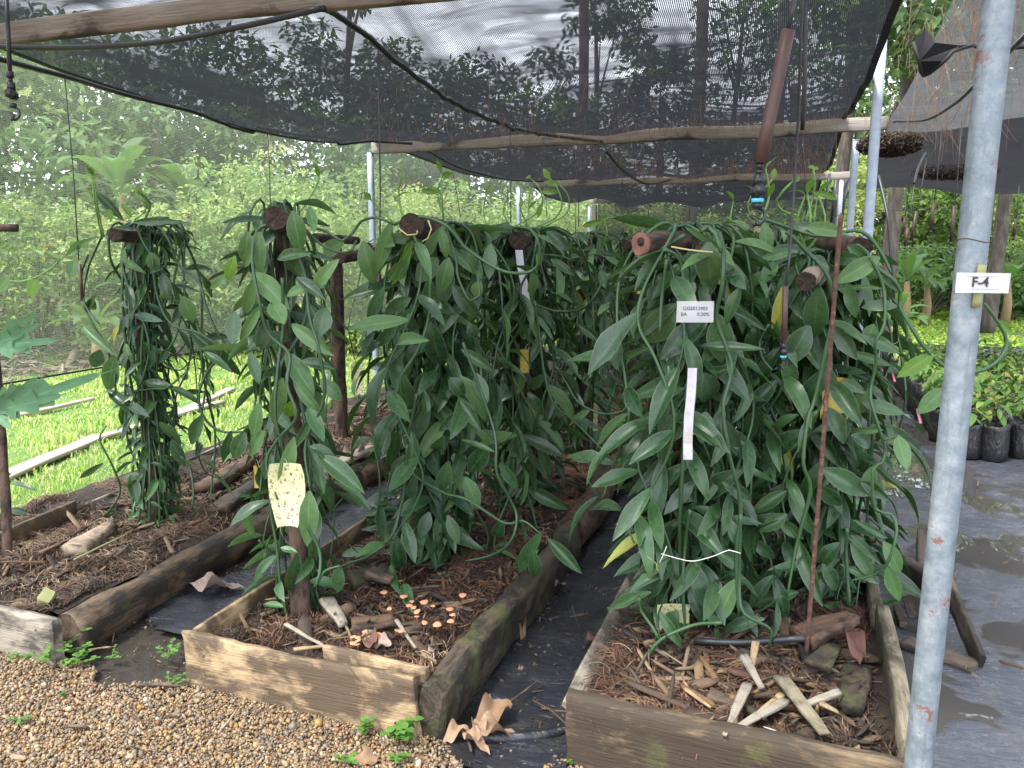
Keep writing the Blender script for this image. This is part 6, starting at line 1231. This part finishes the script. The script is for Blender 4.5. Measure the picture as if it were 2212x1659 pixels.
for i, (x, yy) in enumerate(first+pos):
    o = protos[i] if i < 6 else copy_tree(protos[rnd.randrange(6)])
    o.location = (x, yy, .04); o.rotation_euler = (0, 0, rnd.uniform(0, 6.28))
    if i == 0: o['label'] = 'nearest black polybag with a small seedling of few drooping leaves, standing alone in front'
    elif i == 1: o['label'] = 'second nearest polybag with seedling, just left of the one standing alone'
    else:
        k = int(round((yy-6.45)/.205)); e = min(q[0] for q in pos if abs(q[1]-yy) < .09); c = int(round((x-e)/.205))
        o['label'] = 'polybag seedling, '+ORD[min(c, 13)]+' from the left in the '+ORD[min(k, 35)]+' nursery row'
for i, (x, y) in enumerate(((1905, 770), (1930, 782), (1985, 868))):
    p = gz(x, y+30, .25); o = card('ribbon', p, Vector((1, 0, .3)), (0, 0, 1), .02, .12, M['pink'], None, .4); tag(o, ('left', 'middle', 'right')[i]+' pink ribbon tied to a seedling bag at the edge of the nursery block', 'ribbon', 'pink ribbons')

# ------------------------------------------------------------------ trees, shrubs and bananas
def foliage_cloud(name, clumps, n_per, leaf, cols, parent=None, wr=.45, kind=None, flat=.5):
    """leaf-sized faces gathered in clumps; clumps = (x, y, z, r)"""
    C0 = np.array([c[:3] for c in clumps]); R0 = np.array([c[3] for c in clumps]); N = len(clumps)*n_per; k = np.repeat(np.arange(len(clumps)), n_per)
    d = nr.normal(size=(N, 3)); d /= np.linalg.norm(d, axis=1)[:, None]; rr_ = R0[k]*nr.uniform(.25, 1, N)**.45; T = C0[k]+d*rr_[:, None]*np.array([1, 1, .75]); T[:, 2] = np.maximum(T[:, 2], .05)
    az = np.arctan2(d[:, 1], d[:, 0])+nr.normal(0, .9, N); L = leaf*nr.uniform(.6, 1.4, N); R = rot_zt(az, nr.normal(-.25, .5, N), nr.normal(0, .6, N))*L[:, None, None]
    bV = np.array([(0, 0, 0), (.45, wr*.5, .03), (1, 0, -.12), (.45, -wr*.5, .03)]); bF = np.array([(0, 1, 2), (0, 2, 3)])
    pal = np.array(cols); ck = nr.integers(0, len(pal), len(clumps)); col = pal[ck][k]*.6+pal[nr.integers(0, len(pal), N)]*.4; col = col*nr.uniform(.7, 1.25, (N, 1))
    V, F, C = scatter(bV, bF, R, T, col)
    if parent: V = V-np.array(parent.location)
    o = put(name, mesh(name, V, F, M['foliage'], False, C), parent)
    if kind: o['kind'] = kind
    return o
BRIGHT = ((.27, .42, .10), (.36, .50, .13), (.46, .56, .19), (.13, .26, .06)); MID = ((.10, .2, .06), (.15, .26, .08), (.2, .31, .11)); DARK = ((.04, .085, .03), (.06, .12, .04), (.09, .16, .055)); YEL = ((.42, .47, .12), (.34, .44, .12), (.5, .48, .18))
def shrub(x, y, h, w_, lab, cols, leaf=.07, n=34, per=70, seed=0):
    R_ = random.Random(seed); r = thing('shrub', lab, 'shrub', (x, y, 0), 'shrubs beyond the nets'); cl = []; V = []; F = []
    for k in range(n):
        a = R_.uniform(0, 2*PI); q = R_.uniform(0, 1)**.5; z = h*R_.uniform(.12, 1); cl.append((x+math.cos(a)*q*w_*(1-.35*z/h), y+math.sin(a)*q*w_*.7, z, R_.uniform(.16, .32)*w_*.6+.1))
    for k in range(6):
        c = cl[k]; v, f = tube([Vector((0, 0, 0)), Vector(((c[0]-x)*.5, (c[1]-y)*.5, c[2]*.6)), Vector((c[0]-x, c[1]-y, c[2]))], [.03, .02, .01], 5, False); b = len(V); V += v; F += [tuple(i+b for i in q) for q in f]
    s = put('branches', mesh('branches', V, F, M['trunk']), r); s['kind'] = 'stuff'
    foliage_cloud('foliage', cl, per, leaf, cols, r)
def tree(x, y, h, w_, lab, cols, leaf=.16, n=40, per=75, seed=0, z0=.35, tr=.14, cat='tree', grp='trees round the shelter'):
    R_ = random.Random(seed); r = thing('tree', lab, cat, (x, y, 0), grp); lean = Vector((R_.uniform(-.5, .5), R_.uniform(-.3, .3), 0))
    top = Vector((0, 0, h*.85))+lean; P = [Vector((0, 0, -.1)), Vector((0, 0, h*.3))+lean*.2, Vector((0, 0, h*.6))+lean*.6, top]; put('trunk', mesh('trunk', *tube(smooth_path(P, .4), [tr*(1-.8*i/30) for i in range(60)][:len(smooth_path(P, .4))], 10), M['trunk']), r)
    cl = []
    for k in range(n):
        a = R_.uniform(0, 2*PI); t = R_.uniform(z0, 1); q = (math.sin(PI*min(1, (t-z0)/(1-z0)*.85+.12)))**.6*R_.uniform(.25, 1); cl.append((x+lean.x*t+math.cos(a)*q*w_, y+lean.y*t+math.sin(a)*q*w_, h*t, R_.uniform(.18, .34)*w_*.55+.2))
    for k in range(9):
        c = cl[k*3 % n]; s = Vector((0, 0, c[2]*.72))+lean*.5; e = Vector((c[0]-x, c[1]-y, c[2])); put('limb', mesh('limb', *tube([s, s.lerp(e, .5)+Vector((0, 0, .1)), e], [tr*.35, tr*.22, tr*.08], 6), M['trunk']), r)
    foliage_cloud('crown', cl, per, leaf, cols, r)
def banana(x, y, h, lab, n=8, L=1.5, seed=0, dead=1, tilt=0):
    R_ = random.Random(seed); r = thing('banana_plant', lab, 'banana plant', (x, y, 0), 'banana plants'); put('trunk', mesh('trunk', *tube([Vector((0, 0, 0)), Vector((.03, 0, h*.5)), Vector((0, .02, h))], [.10, .08, .05], 10), M['banana_dead']), r)
    for k in range(n+dead):
        a = k*2.4+R_.random()*.8; el = R_.uniform(.25, 1.4) if k < n else -.5; ll = L*R_.uniform(.75, 1.1); V = []; F = []; UV = []; m_ = 14; d0 = Vector((math.cos(a), math.sin(a), 0)); s = Vector((-d0.y, d0.x, 0)); p = Vector((0, 0, h))
        for i in range(m_+1):
            t = i/m_; e = el-t*t*R_.uniform(1.5, 1.7); hw = L*.125*(math.sin(PI*min(1, max(0, (t-.12)/.88)))**.6 if t > .12 else .03)+.008
            nrm = Vector((0, 0, 1))
            for q in (-1, -.5, 0, .5, 1): V.append(p+s*q*hw*(1+.06*R_.uniform(-1, 1)*abs(q))+nrm*(abs(q)*hw*.25)); UV.append((q*.5+.5, t))
            p = p+(d0*math.cos(e)+Vector((0, 0, math.sin(e))))*ll/m_
        for i in range(m_):
            for q in range(4):
                if R_.random() < .05 and q in (0, 3): continue
                b = i*5+q; F.append((b, b+1, b+6, b+5))
        put('leaf', mesh('leaf', V, F, M['banana'] if k < n else M['banana_dead'], True, None, UV), r)
def ray2(px_, dist):
    d = _ray(px_, 541); d[2] = 0; d /= np.linalg.norm(d); return d[0]*dist, d[1]*dist
KNDS = [('bright yellow-green', BRIGHT), ('fresh mid-green', MID+BRIGHT), ('yellowish', YEL+BRIGHT), ('dark glossy', MID)]
sh = [(-40, 13.5, 2.3, 1.4, 1), (60, 13, 2.0, 1.4, 0), (150, 13.5, 2.1, 1.3, 2), (300, 12.5, 2.0, 1.2, 0), (400, 13, 2.0, 1.3, 1), (470, 13.5, 2.8, 1.7, 0), (560, 14, 3.0, 1.5, 2), (640, 11.5, 2.4, 1.4, 0), (720, 13, 2.6, 1.6, 1), (790, 12, 2.1, 1.3, 0), (860, 14, 2.4, 1.6, 2), (930, 15, 2.6, 1.6, 0), (1020, 15, 2.2, 1.7, 0), (1100, 17, 2.5, 1.7, 1), (1180, 17, 2.4, 1.8, 0), (1260, 19, 2.6, 1.8, 2), (1380, 21, 2.3, 2, 1), (1500, 22, 2.6, 2, 2), (1620, 21, 2.2, 2, 0), (1730, 20, 2.4, 2, 1),
      (1850, 21, 3.6, 2.0, 2), (1920, 24, 4.2, 2.3, 0), (1990, 23, 3.8, 2.0, 1), (2060, 25, 4.6, 2.4, 2), (2140, 23, 3.6, 2.0, 0), (2220, 24, 4.2, 2.2, 1), (2280, 22, 3.4, 2, 0), (2010, 20, 1.5, 1.2, 3), (2190, 20.5, 1.6, 1.3, 3)]
PLC = ['far left edge', 'left of the banana', 'under the banana', 'right of the banana', 'behind the leftmost vine', 'between first and second post', 'behind the second post', 'right of the second post', 'behind the bare post', 'by the first metal post', 'behind the thick stake', 'left of the white tag', 'behind the upright shoots', 'by the second metal post', 'right of the second metal post', 'by the third metal post', 'behind the dark net at left', 'behind the dark net in the middle', 'behind the pink-ended log', 'behind the large sprinkler', 'behind the right metal posts', 'right of the tall metal post', 'behind the nursery droppers', 'behind the wire', 'just right of the near pipe', 'right edge', 'beyond the right edge', 'low, beside the small bananas', 'low, at the right edge']
for i, (px_, d_, h_, w_, k) in enumerate(sh):
    x, y = ray2(px_, d_); shrub(x, y, h_, w_, KNDS[k][0]+' leafy shrub, '+PLC[i], KNDS[k][1], .075+.005*max(0, d_-10), 40, 110, i)
trs = [(-150, 17, 6.5, 3.0, MID, 'left edge'), (20, 19, 6.8, 3.2, MID+BRIGHT, 'behind the banana, left'), (180, 22, 7.5, 3.4, MID, 'tall, behind the banana'), (330, 19, 6, 2.8, MID+DARK, 'right of the banana'), (460, 23, 8, 3.4, DARK, 'above the second post'), (600, 20, 6, 2.8, MID+DARK, 'right of the second post'), (740, 24, 11, 2.2, DARK+MID, 'behind the first metal post'), (880, 22, 6.5, 3, DARK, 'behind the thick stake'), (1010, 26, 8, 3.4, DARK, 'behind the white tag'), (1150, 25, 7, 3.4, MID+DARK, 'behind the second metal post'), (1290, 28, 12, 2.6, DARK, 'behind the third metal post'), (1420, 26, 8, 3.2, DARK, 'behind the dark net'), (1560, 29, 13, 2.8, DARK+MID, 'behind the pink-ended log'), (1700, 27, 8.5, 3.2, DARK, 'behind the large sprinkler'), (1840, 30, 13, 3.6, MID+DARK, 'behind the right metal posts'), (1960, 29, 10, 3.4, MID, 'behind the nursery, left'), (2080, 31, 12, 3.6, MID+DARK, 'behind the nursery, middle'), (2210, 30, 11, 3.4, MID, 'behind the nursery, right'), (2330, 28, 10, 3.4, DARK, 'right edge'), (1920, 15, 8.5, 2.6, MID+DARK, 'overhanging the nursery net'), (2150, 17, 9, 2.8, MID+DARK, 'overhanging the right corner')]
for i, (px_, d_, h_, w_, c_, wh) in enumerate(trs):
    x, y = ray2(px_, d_); h_ *= (.86 if i < 7 else .9) if i < 19 else 1; tree(x, y, h_, w_, 'leafy tree, '+wh, c_, .23, 60, 95, i+50, .12 if i < 19 else .48)
# tall slender palms and trunks seen through the roof net
def palm(x, y, h, lab, seed=0):
    R_ = random.Random(seed); r = thing('palm_tree', lab, 'palm', (x, y, 0), 'palms behind the shelter'); put('trunk', mesh('trunk', *tube(smooth_path([Vector((0, 0, 0)), Vector((.2, 0, h*.5)), Vector((.1, 0, h))], .5), .13, 10), M['trunk']), r)
    for k in range(16):
        a = k*2.4; el = R_.uniform(-.2, 1.1); p = Vector((.1, 0, h)); d0 = Vector((math.cos(a), math.sin(a), 0)); P = [p]
        for i in range(8): e = el-i*.22; p = p+(d0*math.cos(e)+Vector((0, 0, math.sin(e))))*.36; P.append(p)
        V, F = tube(P, .02, 4, False); s = Vector((-d0.y, d0.x, 0))
        for i, q in enumerate(smooth_path(P, .07)):
            if i < 4: continue
            for sg_ in (-1, 1): b = len(V); e_ = q+s*sg_*.42+Vector((0, 0, -.18))+d0*.12; V += [q, q+d0*.035, e_]; F.append((b, b+1, b+2))
        put('frond', mesh('frond', V, F, M['palmleaf'], False), r)
t = NT('palm_leaf'); t.set(t.mix(t.rand(), (.05, .11, .03), (.12, .2, .05)), .5); t.translucent((.15, .25, .05), .3); M['palmleaf'] = t.m
for i, (px_, d_, h_, wh) in enumerate(((1240, 22, 11, 'through the roof in the middle'), (1480, 19, 10.5, 'through the roof above the dark net'), (1650, 22, 11, 'through the roof left of the large sprinkler'), (1790, 17.5, 9, 'grey trunked, behind the corner of the dark net'), (2100, 19.5, 4.4, 'low fronds behind the near pipe'))):
    x, y = ray2(px_, d_); palm(x, y, h_, 'palm tree '+wh, i+5)
for i, (px_, d_, h_, L_, wh) in enumerate(((270, 14, 2.4, 1.25, 'large banana plant with a hanging brown leaf at the left behind the side net'), (420, 14, 2.1, 1.3, 'banana plant with upright leaf right of the large one'), (190, 11.5, .5, .7, 'young banana plant under the large one'), (1965, 17.5, .9, .9, 'young yellow-green banana plant left of the near pipe'), (2010, 18, .8, .8, 'small banana plant just left of the sign'), (2185, 18.5, .9, .9, 'small banana plant at the right edge'), (1940, 13.5, .35, .8, 'big upright banana leaves at the end of the nursery'))):
    x, y = ray2(px_, d_); banana(x, y, h_, wh, 8, L_, i+3, 1 if i < 2 else 0)
# forest mass far behind
cl = []
for k in range(760):
    a = math.radians(rnd.uniform(-75, 50)); d_ = rnd.uniform(31, 44); z = rnd.uniform(0, 1)**1.3*(4.6+1.6*math.sin(a*9)+1.2*math.sin(a*23))*(.75 if a < -.35 else 1); cl.append((math.sin(a)*d_, math.cos(a)*d_, z, rnd.uniform(1.2, 2.4)))
foliage_cloud('distant_forest', cl, 90, .5, DARK+MID, None, .5, 'stuff')
cl = []
for k in range(150):
    a = math.radians(rnd.uniform(-62, 35)); d_ = rnd.uniform(14, 26); x_, y_ = math.sin(a)*d_, math.cos(a)*d_
    if -4.2 < x_ < 9 and y_ < 24 or (x_ < -4 and y_ < 9.5): continue
    cl.append((x_, y_, rnd.uniform(.1, .8), rnd.uniform(.3, .7)))
foliage_cloud('undergrowth', cl, 90, .09, BRIGHT+MID, None, .5, 'stuff')
# dead brush and litter heap behind the left net
V = []; F = []
for k in range(900):
    x_ = rnd.uniform(-12.5, -8.6); y_ = rnd.uniform(3.5, 14); a = rnd.uniform(0, 6.3); l = rnd.uniform(.1, .5); p = Vector((x_, y_, .02+rnd.random()*.12)); q = p+Vector((math.cos(a)*l, math.sin(a)*l, rnd.uniform(-.02, .2)))
    v, f = tube([p, p.lerp(q, .5)+Vector((0, 0, .03)), q], .008, 3, False); b = len(V); V += v; F += [tuple(i+b for i in w2) for w2 in f]
o = put('dead_brush', mesh('dead_brush', V, F, M['bleached'], False)); o['kind'] = 'stuff'
chips('leaf_litter', 5000, -13, -8.3, 3, 15, lambda x, y: .02+.06*abs(nz(x, y, .8)), .07, None, ((.25, .18, .13), (.15, .1, .07), (.35, .28, .22), (.08, .06, .05)))
for i, (x, y) in enumerate(((90, 740), (40, 700))): pass
grass('ground_plants', 9000, -10.5, -8.0, 3, 14, .16, lambda x, y: inview(x, y, .1) and nz(x, y, .8, 5) > .1, M['grassblade'], .01, ((.2, .36, .05), (.28, .42, .08), (.14, .28, .05)))
